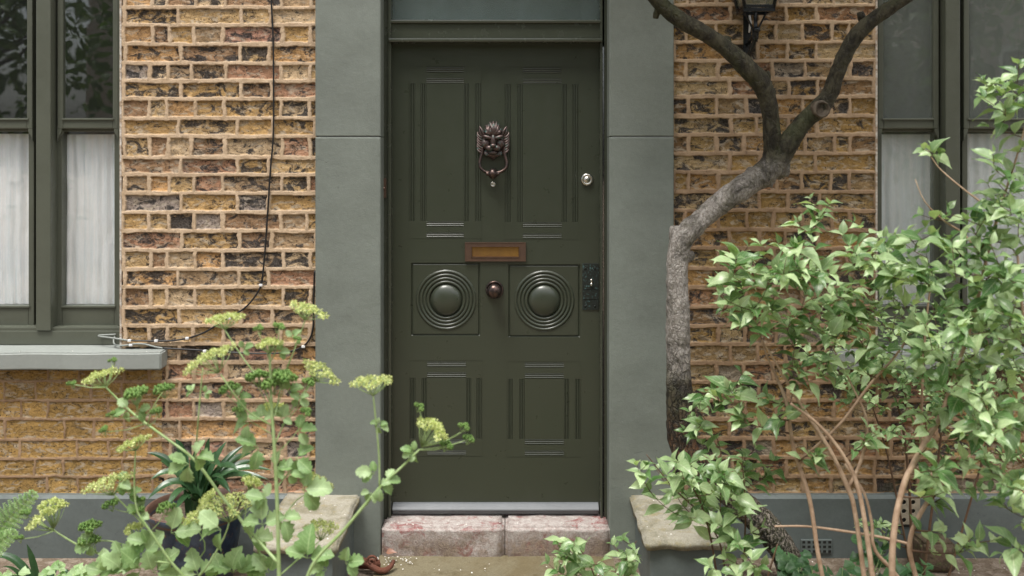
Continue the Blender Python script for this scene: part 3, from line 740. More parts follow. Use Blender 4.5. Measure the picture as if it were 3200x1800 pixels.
# centre knob
kb = MB(); c = P(1545.5, 905, dr)
kb.lathe(c, (0, -1, 0), [(0, 0), (.037, 0), (.038, .004), (.035, .009), (.031, .010), (.030, .006), (.014, .008), (.012, .022), (.018, .03), (.027, .038), (.0305, .048), (.030, .057), (.025, .067), (.015, .073), (.0, .075)], 48)
for k in range(40):
    t = 2 * math.pi * k / 40; kb.ball(c + Vector((math.cos(t) * .034, -.0095, math.sin(t) * .034)), .0022, 1)
kb.build('door_knob', MAT['bronze'], door)
# latch cylinder
yk = MB(); c = P(1834, 561, dr)
yk.lathe(c, (0, -1, 0), [(0, 0), (.0255, 0), (.0265, .003), (.024, .010), (.018, .013), (.017, .0115), (.012, .0115), (.0115, .014), (0, .0142)], 40)
yk.box(c.x - .0015, c.x + .0015, c.y - .0165, c.y - .014, c.z - .006, c.z + .006)
yk.build('latch_lock', MAT['chrome'], door)
ph = MB(); c = P(1540.6, 576, dr); ph.lathe(c, (0, -1, 0), [(0, 0), (.0105, 0), (.0105, .004), (.007, .005), (.006, .003), (.003, .0045), (0, .005)], 24); ph.build('peephole', MAT['chrome'], door)
# old lock plate
lk = MB(); x0, x1, z0, z1 = xz(1820, 1871, 823, 968); lk.box(x0, x1, yd - .004, yd + .001, z0, z1, .001)
lk.box(x0 + .004, x1 - .004, yd - .0055, yd - .0035, z0 + .045, z0 + .047); lk.box(x0 + .004, x1 - .004, yd - .0055, yd - .0035, z0 + .087, z0 + .089)
for dx, dz in ((.012, .016), (.052, .016), (.012, .175), (.052, .175)): lk.lathe((x0 + dx, yd - .004, z0 + dz), (0, -1, 0), [(0, .0005), (.004, .0005), (.0045, .002), (.002, .003), (0, .003)], 12)
lk.build('lock_plate', MAT['patina'], door)
kl = MB(); c = P(1848, 884, dr + .004)
kl.ball(c + Vector((0, -.006, .012)), .006, 2, (1, .8, 1)); kl.ball(c + Vector((0, -.006, -.006)), .0065, 2, (1, .8, 1.2)); kl.box(c.x - .003, c.x + .003, c.y - .008, c.y, c.z - .008, c.z + .012)
kl.build('key_escutcheon', MAT['chrome'], door)
hg = MB(); hg.pbox(1194, 1207, 557, 619, -0.08, df_ - 0.0045, 0.0015); c = P(1200, 589, df_ - .003); hg.lathe(c, (0, -1, 0), [(0.0001, 0), (.006, 0), (.005, .003), (0, .004)], 14)
hg.build('keep_plate', MAT['copperplate'], house)

# ---- lion head knocker
def KP(px, py, d=0.0): return P(px, py, dr + d)
kh = MB(); S1 = 1 / (SC * D / (D - dr))
def kb_(px, py, d, r, sc=(1, 1, 1), rough=0.0, sub=3, rot=None): kh.ball(KP(px, py, d), r * S1, sub, sc, rough, 90, rot)
def roty(a): return Matrix.Rotation(R(a), 3, 'Y')
def rotx(a): return Matrix.Rotation(R(a), 3, 'X')
kb_(1541, 438, 0.004, 40, (1, .45, 1.1))               # skull back
kb_(1541, 415, 0.016, 27, (1, .6, .8))                 # forehead
kb_(1524, 429, 0.034, 13, (1.2, .7, .5), rot=roty(18)); kb_(1558, 429, 0.034, 13, (1.2, .7, .5), rot=roty(-18))   # brows
kb_(1541, 440, 0.040, 9, (.85, .8, 2.1))               # nose bridge
kb_(1541, 455, 0.047, 9, (1.05, .8, .7))               # nose
kb_(1519, 449, 0.018, 16, (1, .8, 1)); kb_(1563, 449, 0.018, 16, (1, .8, 1))   # cheeks
kb_(1530, 463, 0.032, 12, (1.1, .9, .8)); kb_(1552, 463, 0.032, 12, (1.1, .9, .8))  # muzzle
kb_(1541, 477, 0.022, 14, (1.1, .8, .6))               # chin
for sx in (-1, 1):   # eyelids
    kb_(1541 + sx * 17, 440, 0.026, 5, (1.2, .8, .8))
heads = kh
def lock(pts, r0, r1=0.5, d0=0.02):
    pp = [(KP(a, b, c), 1.0) for a, b, c in pts]; sp, _ = spline(pp, 0.003); m_ = len(sp)
    rr = [S1 * (r0 * (1 - (i / (m_ - 1)) ** 2) + r1 * (i / (m_ - 1))) for i in range(m_)]
    kh.tube(sp, rr, 7)
rk = random.Random(4)
for i in range(17):     # crest of hair flaring from the brow
    a = R(-62 + 124 * i / 16); bx, by = 1541 + math.sin(a) * 10, 422 - math.cos(a) * 4
    ln = 36 + rk.uniform(-4, 5) - abs(i - 8) * 1.0; sw = rk.choice((-1, 1)) * rk.uniform(2, 6)
    ex, ey = 1541 + math.sin(a) * ln, 424 - math.cos(a) * (ln + 5)
    lock([(bx, by, .032), ((bx + ex) / 2 + sw, (by + ey) / 2, .036), (ex, ey, .022), (ex + sw * 1.2, ey - 1, .014)], 4.6, 1.2)
for sx in (-1, 1):
    # ears: hollow pointed cups
    e0 = [(1541 + sx * 27, 424, .02), (1541 + sx * 34, 408, .024), (1541 + sx * 43, 394, .018)]
    lock(e0, 5.2, .6); lock([(1541 + sx * 28, 430, .016), (1541 + sx * 40, 416, .020), (1541 + sx * 43, 395, .018)], 4.0, .6)
    for i in range(7):   # side mane curls
        y = 418 + i * 8.0; lock([(1541 + sx * 28, y + 12, .012), (1541 + sx * 40, y + 10, .018), (1541 + sx * 49, y, .014), (1541 + sx * (46 + (i % 2) * 4), y - 7, .010)], 4.4, 1.0)
for i in range(13):     # beard
    a = (i - 6) / 6.0; bx = 1541 + a * 24; lock([(bx, 470, .010), (bx * .97 + 1541 * .03, 484, .02), (1541 + a * 16, 502 - abs(a) * 17, .010)], 4.2, .9)
kh.build('knocker_head', MAT['verdigris_bronze'], door)
kr = MB()
ring = [(1507, 461, .016), (1507, 474, .018), (1502, 492, .022), (1499, 510, .026), (1503, 526, .030), (1515, 536, .032), (1530, 540, .033), (1541, 541, .033), (1552, 540, .033), (1567, 536, .032), (1580, 526, .030), (1584, 510, .026), (1580, 492, .022), (1576, 474, .018), (1576, 461, .016)]
sp, _ = spline([(KP(*q), 1) for q in ring], .004); kr.tube(sp, [4.6 * S1] * len(sp), 12)
for cx in (1503, 1583): kr.tube([KP(cx - 8, 461, .016), KP(cx + 8, 461, .016)], 4.0 * S1, 12)
kr.lathe(KP(1519, 543, .033), (1, 0, 0), [(0, 0), (.006, 0), (.009, .003), (.007, .006), (.0095, .008), (.009, .010), (.016, .014), (.021, .022), (.022, .028), (.021, .034), (.016, .042), (.009, .046), (.0095, .049), (.007, .051), (.009, .054), (.006, .057), (0, .057)], 24)
kr.lathe(KP(1541, 541, .0), (0, -1, 0), [(.02, 0), (.0205, .003), (.012, .006), (.010, .018), (0, .02)], 24)
kr.build('knocker_ring', MAT['bronze'], door)

# ---- doorstep
ds = MB(); zt = 0.118
def step_stone(x0, x1, seed):
    bm = bmesh.new(); bmesh.ops.create_cube(bm, size=1)
    for v in bm.verts: v.co = Vector(((x0 + x1) / 2 + v.co.x * (x1 - x0), 0.06 + v.co.y * 0.20, -0.02 + zt / 2 + v.co.z * (zt + 0.04)))
    bmesh.ops.bevel(bm, geom=[e for e in bm.edges], offset=0.012, segments=3, affect='EDGES')
    bmesh.ops.subdivide_edges(bm, edges=[e for e in bm.edges if e.calc_length() > 0.05], cuts=14, use_grid_fill=True)
    for v in bm.verts:
        nz = mnoise.fractal(v.co * 14 + Vector((seed, 0, 0)), 1, 2, 4) * 0.005
        v.co += Vector((0, nz, nz * 0.7))
    bm.verts.index_update(); ds.add([v.co for v in bm.verts], [[v.index for v in f.verts] for f in bm.faces], True); bm.free()
step_stone(X(1196), X(1577), 1); step_stone(X(1579), X(1907), 5)
ds.build('doorstep', MAT['doorstep'], house)

# ---- windows
def horn(mb, px, py, sgn, d, th=0.03):
    # curved sash horn hanging under a meeting rail end
    pts = [(0, 0), (13, 0), (13, 8), (9, 16), (4, 24), (1, 34), (0, 38)]
    fr_ = [P(px + sgn * a, py + b, d) for a, b in pts]; bk = [v + Vector((0, th, 0)) for v in fr_]
    n = len(pts); mb.add(fr_ + bk, [tuple(range(n)), tuple(range(n, 2 * n))[::-1]] + [(i, (i + 1) % n, n + (i + 1) % n, n + i) for i in range(n)])
def window(flip, label, curtain_labels):
    if flip: f = lambda a, b: (3113 - b, 3113 - a)
    else: f = lambda a, b: (a, b)
    fd = -0.075                       # frame face
    lights = [(196, 352), (-480, 84), (-766, -610)]     # glass extents of upper sashes
    fm = MB()
    def bx(mb, a, b, c, d_, back, front, bev=0.003):
        a, b = f(a, b); mb.pbox(a, b, c, d_, back, front, bev)
    # boxed frame: right jamb, mullions, left jamb, head
    bx(fm, 368, 384, -560, 1040, -0.19, fd - 0.02); bx(fm, 112, 158, -560, 1034, -0.19, fd + 0.022, 0.004)
    bx(fm, -566, -520, -560, 1034, -0.19, fd + 0.022, 0.004); bx(fm, -800, -778, -560, 1040, -0.19, fd)
    bx(fm, -800, 382, -600, -545, -0.19, fd)
    bx(fm, -800, 382, 1034, 1078, -0.19, fd + 0.012)
    bx(fm, -800, 380, 1022, 1035, -0.19, fd + 0.004, 0.004)
    win = fm.build('window', MAT['winframe'], house); tag(win, label)
    for (a, b) in lights:
        # upper sash
        us = MB(); bx(us, a - 17, a, -545, 402, -0.125, fd - .018); bx(us, b, b + 17, -545, 402, -0.125, fd - .018)
        bx(us, a, b, 374, 402, -0.125, fd - .018, .004); bx(us, a, b, -545, -520, -0.125, fd - .018)
        bx(us, a - 3, b + 3, 369, 376, -0.125, fd - .012, .002)
        for (e, sg) in ((a - 17, 1), (b + 17, -1)):
            ee = 3113 - e if flip else e; horn(us, ee, 402, -sg if flip else sg, fd - .018)
        us.build('upper_sash', MAT['winframe'], win)
        lsx = MB(); bx(lsx, a - 22, a - 3, 396, 1022, -0.172, fd - .040); bx(lsx, b + 5, b + 22, 396, 1022, -0.172, fd - .040)
        bx(lsx, a - 3, b + 5, 960, 1024, -0.172, fd - .040, .004); bx(lsx, a - 3, b + 5, 392, 411, -0.172, fd - .040)
        bx(lsx, a - 6, b + 8, 956, 962, -0.172, fd - .033, .002)
        lsx.build('lower_sash', MAT['winframe'], win)
        pn = MB(); aa, bb = f(a, b); pn.pbox(aa, bb, -522, 374, -0.108, -0.105); pn.build('pane', MAT['glass_sheen' if flip else 'glass'], win)
        pn = MB(); aa, bb = f(a - 3, b + 6); pn.pbox(aa, bb, 411, 960, -0.136, -0.133); pn.build('pane', MAT['glass_sheen' if flip else 'glass'], win)
    # dark room behind
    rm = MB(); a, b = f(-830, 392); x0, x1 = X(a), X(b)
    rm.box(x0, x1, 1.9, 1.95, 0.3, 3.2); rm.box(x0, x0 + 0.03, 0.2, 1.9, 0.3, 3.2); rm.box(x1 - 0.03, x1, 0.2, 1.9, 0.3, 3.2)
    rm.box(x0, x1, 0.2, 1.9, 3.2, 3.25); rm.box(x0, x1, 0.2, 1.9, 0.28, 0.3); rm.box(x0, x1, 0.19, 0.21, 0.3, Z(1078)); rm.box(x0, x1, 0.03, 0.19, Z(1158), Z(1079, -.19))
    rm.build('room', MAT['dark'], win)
    # stone sill
    sm = MB(); a, b = f(-900, 503)
    bm = bmesh.new(); bmesh.ops.create_cube(bm, size=1); dfr = 0.070
    x0, x1 = X(a, dfr), X(b, dfr); zt_, zb_ = Z(1103, dfr), Z(1157, dfr)
    for v in bm.verts:
        v.co = Vector(((x0 + x1) / 2 + v.co.x * (x1 - x0), (0.17 - dfr) / 2 + v.co.y * (0.17 + dfr), (zt_ + zb_) / 2 + v.co.z * (zt_ - zb_)))
        if v.co.z > (zt_ + zb_) / 2 and v.co.y > 0: v.co.z = Z(1077, fd) + 0.004
    bmesh.ops.bevel(bm, geom=bm.edges[:], offset=0.006, segments=3, affect='EDGES')
    bmesh.ops.subdivide_edges(bm, edges=[e for e in bm.edges if e.calc_length() > 0.3], cuts=40)
    for v in bm.verts: v.co += Vector((0, mnoise.noise(v.co * 7) * .003, mnoise.noise(v.co * 6 + Vector((9, 0, 0))) * .003))
    bm.verts.index_update(); sm.add([v.co for v in bm.verts], [[v.index for v in f_.verts] for f_ in bm.faces]); bm.free()
    sm.build('sill', MAT['sill'], win)
    # curtains: hanging inside, one to each light
    for li, (a, b) in enumerate(lights):
        aa, bb = f(a - 8, b + 10); x0, x1 = X(aa, -.155), X(bb, -.155); z1, z0 = Z(418 if li else 420, -.155), Z(965, -.155)
        nx = max(60, int((x1 - x0) / 0.003)); nz = 70; gx, gz = np.meshgrid(np.linspace(x0, x1, nx), np.linspace(z0, z1, nz), indexing='ij')
        yy = 0.164 + 0.0035 * np.sin(gx * 150 + 2 * fbm(gx * 5, gz * 2, 2, li)) + 0.010 * fbm(gx * 14, gz * 2.5, 3, 4 + li) + 0.004 * fbm(gx * 30, gz * 12, 3, 14 + li)
        V = np.stack([gx, yy, gz], -1).reshape(-1, 3); ii = (np.arange(nx - 1)[:, None] * nz + np.arange(nz - 1)[None]).ravel()
        o = np_mesh('lace_curtain', V, np.stack([ii, ii + nz, ii + nz + 1, ii + 1], 1), MAT['curtain'], None, loc=((x0 + x1) / 2, .182, z1))
        tag(o, curtain_labels[li], 'curtain', 'white half curtains behind the lower sashes')
    return win
window(False, 'left sash window with grey stone sill and cables at its corner',
       ['white half curtain in the narrow light beside the pale left brickwork', 'white half curtain in the left window, cut by the photo edge', 'white half curtain in the far light of the left window'])
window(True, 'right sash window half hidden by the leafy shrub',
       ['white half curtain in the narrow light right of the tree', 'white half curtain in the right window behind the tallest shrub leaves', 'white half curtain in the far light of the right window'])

# ---- air brick and floor vent
ab = MB(); x0, x1 = X(2803, .04), X(2875, .04); z0, z1 = Z(1638, .04), Z(1556, .04)
hx = [x0 + (x1 - x0) * t for t in (.30, .70)]; hz = [z0 + (z1 - z0) * t for t in (.16, .5, .84)]
xs = [x0] + [q for h in hx for q in (h - .011, h + .011)] + [x1]; zz = [z0] + [q for h in hz for q in (h - .011, h + .011)] + [z1]
for i in range(5):
    for j in range(7):
        if i in (1, 3) and j in (1, 3, 5):
            cx, cz = (xs[i] + xs[i + 1]) / 2, (zz[j] + zz[j + 1]) / 2; n = 16; y = -.042
            sq = []; ci = []
            for k in range(n):
                t = 2 * math.pi * k / n; cxx, szz = math.cos(t), math.sin(t); m_ = max(abs(cxx), abs(szz))
                sq.append((cx + .011 * cxx / m_, y, cz + .011 * szz / m_)); ci.append((cx + .0095 * cxx, y, cz + .0095 * szz))
            dp = [(a, -.030, c) for a, b, c in ci]
            ab.add(sq + ci + dp, [(k, (k + 1) % n, n + (k + 1) % n, n + k) for k in range(n)] + [(n + k, n + (k + 1) % n, 2 * n + (k + 1) % n, 2 * n + k) for k in range(n)])
        else: ab.add([(xs[i], -.042, zz[j]), (xs[i + 1], -.042, zz[j]), (xs[i + 1], -.042, zz[j + 1]), (xs[i], -.042, zz[j + 1])], [(0, 1, 2, 3)])
ab.add([(x0, -.042, z0), (x1, -.042, z0), (x1, -.042, z1), (x0, -.042, z1), (x0, -.02, z0), (x1, -.02, z0), (x1, -.02, z1), (x0, -.02, z1)], [(0, 1, 5, 4), (1, 2, 6, 5), (2, 3, 7, 6), (3, 0, 4, 7)])
abo = ab.build('air_brick', MAT['airbrick'], house)
hb = MB(); hb.box(x0 + .002, x1 - .002, -.0365, -.036, z0 + .002, z1 - .002); hb.box(x0, x1, -.040, -.036, z0 - .012, z0 - .002); hb.build('air_brick_hollow', MAT['dark'], abo)
vg = MB(); x0, x1 = X(2503, .04), X(2600, .04); z0, z1 = Z(1729, .04), Z(1686, .04); vg.box(x0, x1, -.044, -.03, z0, z1, .003)
vgo = vg.build('vent_grille', MAT['plinth'], house)
vh = MB()
for i in range(6):
    for j in range(3): cx = x0 + (x1 - x0) * (i + .5) / 6; cz = z0 + (z1 - z0) * (j + .5) / 3; vh.box(cx - .006, cx + .006, -.0447, -.0441, cz - .005, cz + .005)
vh.build('vent_hole', MAT['dark'], vgo)

# ================================================================== LANTERN
LD = 0.16
lan = empty('wall_lantern', P(2345, 180, 0.01), 'black iron lantern on a scrolled bracket fixed to the brickwork behind the tree', 'lantern')
lm = MB(); cx = X(2361, LD); zb = Z(36, LD)
wb_, wt_ = 0.055, 0.105; ztop = zb + 0.26
def ring_sq(z, w_, t=.006): 
    y = -LD
    lm.box(cx - w_ - t, cx + w_ + t, y - w_ - t, y - w_ + t, z - t, z + t, .001); lm.box(cx - w_ - t, cx + w_ + t, y + w_ - t, y + w_ + t, z - t, z + t, .001)
    lm.box(cx - w_ - t, cx - w_ + t, y - w_ + t, y + w_ - t, z - t, z + t); lm.box(cx + w_ - t, cx + w_ + t, y - w_ + t, y + w_ - t, z - t, z + t)
ring_sq(zb, wb_, .007); ring_sq(zb + .014, wb_ + .003, .005); ring_sq(ztop, wt_)
for sx in (-1, 1):
    for sy in (-1, 1): lm.tube([(cx + sx * wb_, -LD + sy * wb_, zb), (cx + sx * wt_, -LD + sy * wt_, ztop)], .007, 6)
lm.add([(cx - .12, -LD - .12, ztop), (cx + .12, -LD - .12, ztop), (cx + .12, -LD + .12, ztop), (cx - .12, -LD + .12, ztop), (cx, -LD, ztop + .11)], [(0, 1, 4), (1, 2, 4), (2, 3, 4), (3, 0, 4)])
lm.ball((cx, -LD, ztop + .12), .02, 2)
lm.build('lantern_cage', MAT['blackiron'], lan)
gm = MB()
for k in range(4):
    a = [(-1, -1), (1, -1), (1, 1), (-1, 1)]; p, q = a[k], a[(k + 1) % 4]; e = .002
    gm.add([(cx + p[0] * (wb_ - e), -LD + p[1] * (wb_ - e), zb + .01), (cx + q[0] * (wb_ - e), -LD + q[1] * (wb_ - e), zb + .01), (cx + q[0] * (wt_ - e), -LD + q[1] * (wt_ - e), ztop), (cx + p[0] * (wt_ - e), -LD + p[1] * (wt_ - e), ztop)], [(0, 1, 2, 3)])
gm.build('lantern_glass', MAT['lampglass'], lan)
bk = MB(); c0 = P(2333, 0, 0.004)
bk.box(X(2321), X(2346), -.014, -.002, Z(184), Z(20), .004)
bk.tube([(cx, -LD, zb + .01), (cx, -LD, zb - .07), (cx, -LD, zb - .12)], [.008, .008, .009], 10)
for sx in (-1, 1):
    sp, rr = spline([(Vector((cx + sx * .045, -LD, zb)), .004), (Vector((cx + sx * .030, -LD, zb - .03)), .004), (Vector((cx + sx * .012, -LD, zb - .07)), .004), (Vector((cx + sx * .008, -LD, zb - .11)), .004)], .01); bk.tube(sp, rr, 7)
bk.ball((cx + .004, -LD - .004, Z(93, LD)), .014, 2)
xw = X(2334); zk = Z(93, LD)
bk.tube([(cx + .004, -LD, zk), ((cx + xw) / 2, -LD * .5 - .01, zk - .025), (xw, -.012, zk - .045)], .007, 8)
sp, rr = spline([(Vector((cx, -LD, zb - .10)), .008), (Vector((cx - .004, -LD + .01, zk - .05)), .009), (Vector((cx - .012, -.10, zk - .10)), .009), (Vector((xw + .015, -.05, zk - .125)), .008), (Vector((xw + .004, -.014, zk - .10)), .008)], .01); bk.tube(sp, rr, 8)
bk.build('bracket', MAT['blackiron'], lan)
cvx = MB(); cvx.tube([P(2342, 44, .02), P(2345, 72, .02), P(2341, 102, .02)], [.004, .0055, .003], 8); cvx.build('glint_strip', MAT['whiteplastic'], lan)  # white strip added for the light streak reflected on the bracket

# ================================================================== CABLES
def cable(name, pts, mat, r, parent, d=0.0075):
    sp, _ = spline([(P(a, b, (c[0] if c else d)), r) for a, b, *c in pts], .012); m_ = MB(); m_.tube(sp, [r] * len(sp), 8); return m_.build(name, mat, parent)
c1 = empty('black_cable', P(847, 400, .008), 'thin black cable hanging down the pale left brickwork then curving towards the window corner', 'cable', 'cables on the left wall')
cable('cable_run', [(845, -200), (848, 0), (853, 110), (855, 250), (854, 420), (846, 520), (838, 640), (830, 760), (822, 850), (816, 890), (800, 922), (770, 958), (735, 982), (690, 1008), (640, 1038), (590, 1056), (540, 1064), (480, 1066), (402, 1064)], MAT['cable'], .0036, c1)
cable('grey_tail', [(402, 1064), (350, 1056, .0), (312, 1051, -.03), (309, 1048, -.05), (320, 1047, -.058), (362, 1045, -.055)], MAT['greycable'], .0034, c1)
c2 = empty('black_cable', P(978, 1000, .008), 'lower black cable running from beside the door surround under the plants to the sill', 'cable', 'cables on the left wall')
cable('cable_run', [(984, 846), (982, 870), (980, 960), (978, 1024), (968, 1058), (947, 1083), (915, 1096), (880, 1103), (800, 1105), (700, 1100), (600, 1093), (509, 1088)], MAT['cable'], .0036, c2)
cable('grey_tail', [(509, 1088), (485, 1084), (455, 1076), (425, 1074), (400, 1078), (375, 1080, .006), (358, 1076, -.02), (355, 1062, -.05), (359, 1050, -.058)], MAT['greycable'], .0034, c2)
for par, pts in ((c1, [(815, 891), (585, 1057), (488, 1065), (405, 1064), (716, 994)]), (c2, [(948, 1083), (409, 1078), (640, 1097)])):
    for a, b in pts:
        cm = MB(); c = P(a, b, .008); cm.box(c.x - .007, c.x + .007, c.y - .006, c.y + .006, c.z - .005, c.z + .005, .002); cm.build('clip', MAT['whiteplastic'], par)

# ================================================================== STONE BLOCKS beside the step
def side_block(label, pxa, pxb, dep, zt_, th, front_x=None):
    x0, x1 = X(pxa), X(pxb)
    r = empty('stone_block', ((x0 + x1) / 2, -dep / 2, 0), label, 'stone block', 'stone blocks flanking the door step')
    sm = MB(); bm = bmesh.new(); bmesh.ops.create_cube(bm, size=1)
    for v in bm.verts: v.co = Vector(((x0 + x1) / 2 + v.co.x * (x1 - x0), -0.036 - dep / 2 + v.co.y * dep + .036, zt_ - th / 2 + v.co.z * th)) 
    bmesh.ops.bevel(bm, geom=bm.edges[:], offset=0.007, segments=2, affect='EDGES')
    bmesh.ops.subdivide_edges(bm, edges=[e for e in bm.edges if e.calc_length() > 0.03], cuts=14, use_grid_fill=True)
    for v in bm.verts:
        q = mnoise.fractal(v.co * 16, 1, 2, 4) * .006; v.co += Vector((q, q * .8, q * .5))
        if v.co.y < -dep + .04: v.co.y = min(v.co.y + 0.01 * mnoise.noise(v.co * 8), -.04)
    bm.verts.index_update(); sm.add([v.co for v in bm.verts], [[v.index for v in f.verts] for f in bm.faces], True); bm.free()
    sm.build('slab', MAT['slab'], r)
    bs = MB(); ins = .022; bs.box(x0 + ins, x1 - ins, -dep + ins, -.037, -.02, zt_ - th - .001, .004); bs.build('rendered_base', MAT['plinth'], r)
side_block('lichened stone slab block on the left of the step, beside the plant pot', 895, 1127, .54, Z(1538), .036)
side_block('lichened stone slab block on the right of the step, under the tree foot', 1965, 2205, .50, Z(1540), .036)

# ---- small mossy block and terracotta bit at bottom right
mb = MB(); bm = bmesh.new(); bmesh.ops.create_cube(bm, size=1)
for v in bm.verts: v.co = Vector((X(2915, .12) + v.co.x * .135, -.12 + v.co.y * .12, .045 + v.co.z * .12))
bmesh.ops.bevel(bm, geom=bm.edges[:], offset=0.012, segments=3, affect='EDGES'); bmesh.ops.subdivide_edges(bm, edges=bm.edges[:], cuts=4, use_grid_fill=True)
for v in bm.verts: v.co += v.normal * mnoise.fractal(v.co * 22, 1, 2, 3) * .004
bm.verts.index_update(); mb.add([v.co for v in bm.verts], [[v.index for v in f.verts] for f in bm.faces], True); bm.free()
tag(mb.build('mossy_block', MAT['mossblock'], None, (X(2915, .12), -.12, 0)), 'small mossy brown block standing against the plinth at the right', 'stone block')

# ================================================================== RUSTY IRON + FALLEN LEAF
ri = empty('iron_fragment', P(1165, 1785, .16), 'curled rusty iron fragment lying on the path by the left stone block', 'metal scrap')
ri.location.z = 0
rm = MB(); bx_, by_ = X(1170, .16), -.17
vs = []; fs = []
for i in range(13):
    t = i / 12; a = R(200 - 150 * t)
    for k, (rr, hh) in enumerate(((.060, .0), (.062, .028), (.056, .052), (.050, .050), (.055, .026), (.054, .0))):
        vs.append((bx_ - .02 + math.cos(a) * rr * 1.15, by_ + .01 - math.sin(a) * rr * .55 + .02, hh * (1 - .55 * abs(t - .35)) + .002))
for i in range(12):
    for k in range(6): a = i * 6 + k; b = i * 6 + (k + 1) % 6; fs.append((a, b, b + 6, a + 6))
rm.add(vs, fs, True)
sp, r_ = spline([(Vector((bx_ - .05, by_ - .01, .03)), .014), (Vector((bx_ - .02, by_ - .03, .038)), .015), (Vector((bx_ + .01, by_ - .045, .022)), .013), (Vector((bx_ + .045, by_ - .045, .014)), .012), (Vector((bx_ + .07, by_ - .02, .022)), .010), (Vector((bx_ + .078, by_, .036)), .006)], .008)
rm.tube(sp, r_, 10, .15, 60); rm.build('curled_plate', MAT['rust'], ri)
sm = MB()
pts = []
for i in range(26): a = i * .42; rr = .022 - i * .0007; pts.append(Vector((bx_ - .005 + math.cos(a) * rr, by_ - .035 - i * .0005, .048 + math.sin(a) * rr)))
sm.tube(pts, [.005] * 26, 7); sm.build('scroll', MAT['rust'], ri)
lo = leaves('fallen_leaf', [P(1205, 1727, .10)], [(1, -.3, .35)], [(0.1, -.6, 1)], .05, .026, MAT['deadleaf'], None, PR_OVATE, .2, .3, loc=P(1215, 1727, .1))
tag(lo, 'fallen pinkish brown leaf lying against the foot of the step', 'leaf')

# ================================================================== PETAL DEBRIS (stuff)
pb = []; pd = []; pn_ = []
def scat(n, fx, fy, z, zj=.001):
    for _ in range(n):
        pb.append((random.uniform(*fx), random.uniform(*fy), z + random.uniform(0, zj))); a = random.uniform(0, 6.28); pd.append((math.cos(a), math.sin(a), random.uniform(-.1, .3))); pn_.append((random.uniform(-.3, .3), random.uniform(-.5, .2), 1))
scat(22, (X(1200), X(1900)), (-.03, .01), .121); scat(24, (X(1200), X(1900)), (-.35, -.05), .003); scat(45, (X(1185), X(1300)), (-.14, -.06), .004, .004); scat(30, (X(1980), X(2100)), (-.12, -.04), .004)
scat(14, (-2.1, X(500)), (-.05, .02), Z(1098, .02) + .004); scat(26, (X(940), X(1110)), (-.5, -.06), Z(1540) + .003); scat(14, (X(1980), X(2200)), (-.48, -.06), Z(1540) + .003)
scat(90, (.9, 2.3), (-.5, -.05), -.008)
o = leaves('fallen_petals', pb, pd, pn_, rng.uniform(.004, .009, len(pb)), .005, MAT['petal'], None, PR_ROUND, .3, .5)
tag(o, 'tiny white fallen petals scattered over step, path, slabs and sill', kind='stuff')

# ================================================================== TREE
tree = empty('tree', P(2480, 1800, .28), 'crooked small tree with forked grey green trunk leaning past the right pilaster', 'tree')
tree.location.z = 0
def k_(pts, ds_, de):
    n = len(pts); return [(P(a, b, ds_ + (de - ds_) * i / (n - 1)), r / SC * (D - ds_) / D) for i, (a, b, r) in enumerate(pts)]
trunk_px = [(2500, 1850, 58), (2480, 1790, 50), (2428, 1690, 47), (2338, 1592, 45), (2240, 1508, 44), (2160, 1440, 45), (2130, 1370, 47), (2126, 1290, 47), (2122, 1200, 43), (2119, 1080, 40), (2118, 960, 39), (2116, 860, 37), (2119, 790, 36), (2140, 737, 38), (2198, 680, 37), (2268, 622, 38), (2338, 575, 40), (2396, 535, 44), (2428, 500, 44)]
tp = k_(trunk_px, .30, .22)
sp, rr = spline(tp, .006)
tm = MB()
# uneven girth, swellings
rr = [r * .92 * (1 + .07 * mnoise.noise(p * 9) + .05 * mnoise.noise(p * 22)) for p, r in zip(sp, rr)]
tm.tube(sp, rr, 56, .075, 34)
for (a, b, r, d_) in ((2150, 800, 18, .23), (2395, 555, 30, .22), (2440, 530, 26, .21), (2130, 1400, 32, .29), (2350, 545, 22, .22)):
    tm.ball(P(a, b, d_), r / SC, 3, (1, 1, 1), .35, 60)
tm.tube(*spline([(P(2124, 780, .23), .036), (P(2112, 735, .23), .028), (P(2110, 706, .23), .019)], .01), 20, .15, 60)
trunk = tm.build('trunk', MAT['bark'], tree)
def branch(pts, d0, d1, rough=.07):
    s_, r_ = spline(k_(pts, d0, d1), .007); r_ = [r * .93 * (1 + .08 * mnoise.noise(p * 14) + .04 * mnoise.noise(p * 34)) for p, r in zip(s_, r_)]
    m_ = MB(); m_.tube(s_, r_, 32, rough, 42); return m_
bl = branch([(2415, 525, 38), (2414, 470, 31), (2412, 420, 29), (2408, 360, 28), (2396, 300, 29), (2372, 252, 33), (2340, 218, 33), (2300, 178, 28), (2245, 132, 27), (2190, 98, 26), (2130, 64, 27), (2078, 24, 25), (2040, -20, 24), (1990, -90, 22), (1900, -200, 20), (1780, -360, 16)], .22, .45)
for (a, b, r, d_) in ((2380, 262, 26, .235), (2398, 285, 22, .25), (2330, 205, 18, .27), (2270, 128, 15, .31)): bl.ball(P(a, b, d_), r / SC, 3, (1, 1, 1), .35, 60)
bl.tube(*spline([(P(2062, 20, .36), .018), (P(2052, 42, .37), .013), (P(2048, 58, .37), .009)], .006), 12, .2, 60)
bl.tube(*spline([(P(2395, 262, .24), .014), (P(2402, 236, .25), .009), (P(2398, 222, .25), .005)], .006), 10, .2, 60)
bl.build('branch', MAT['bark'], tree)
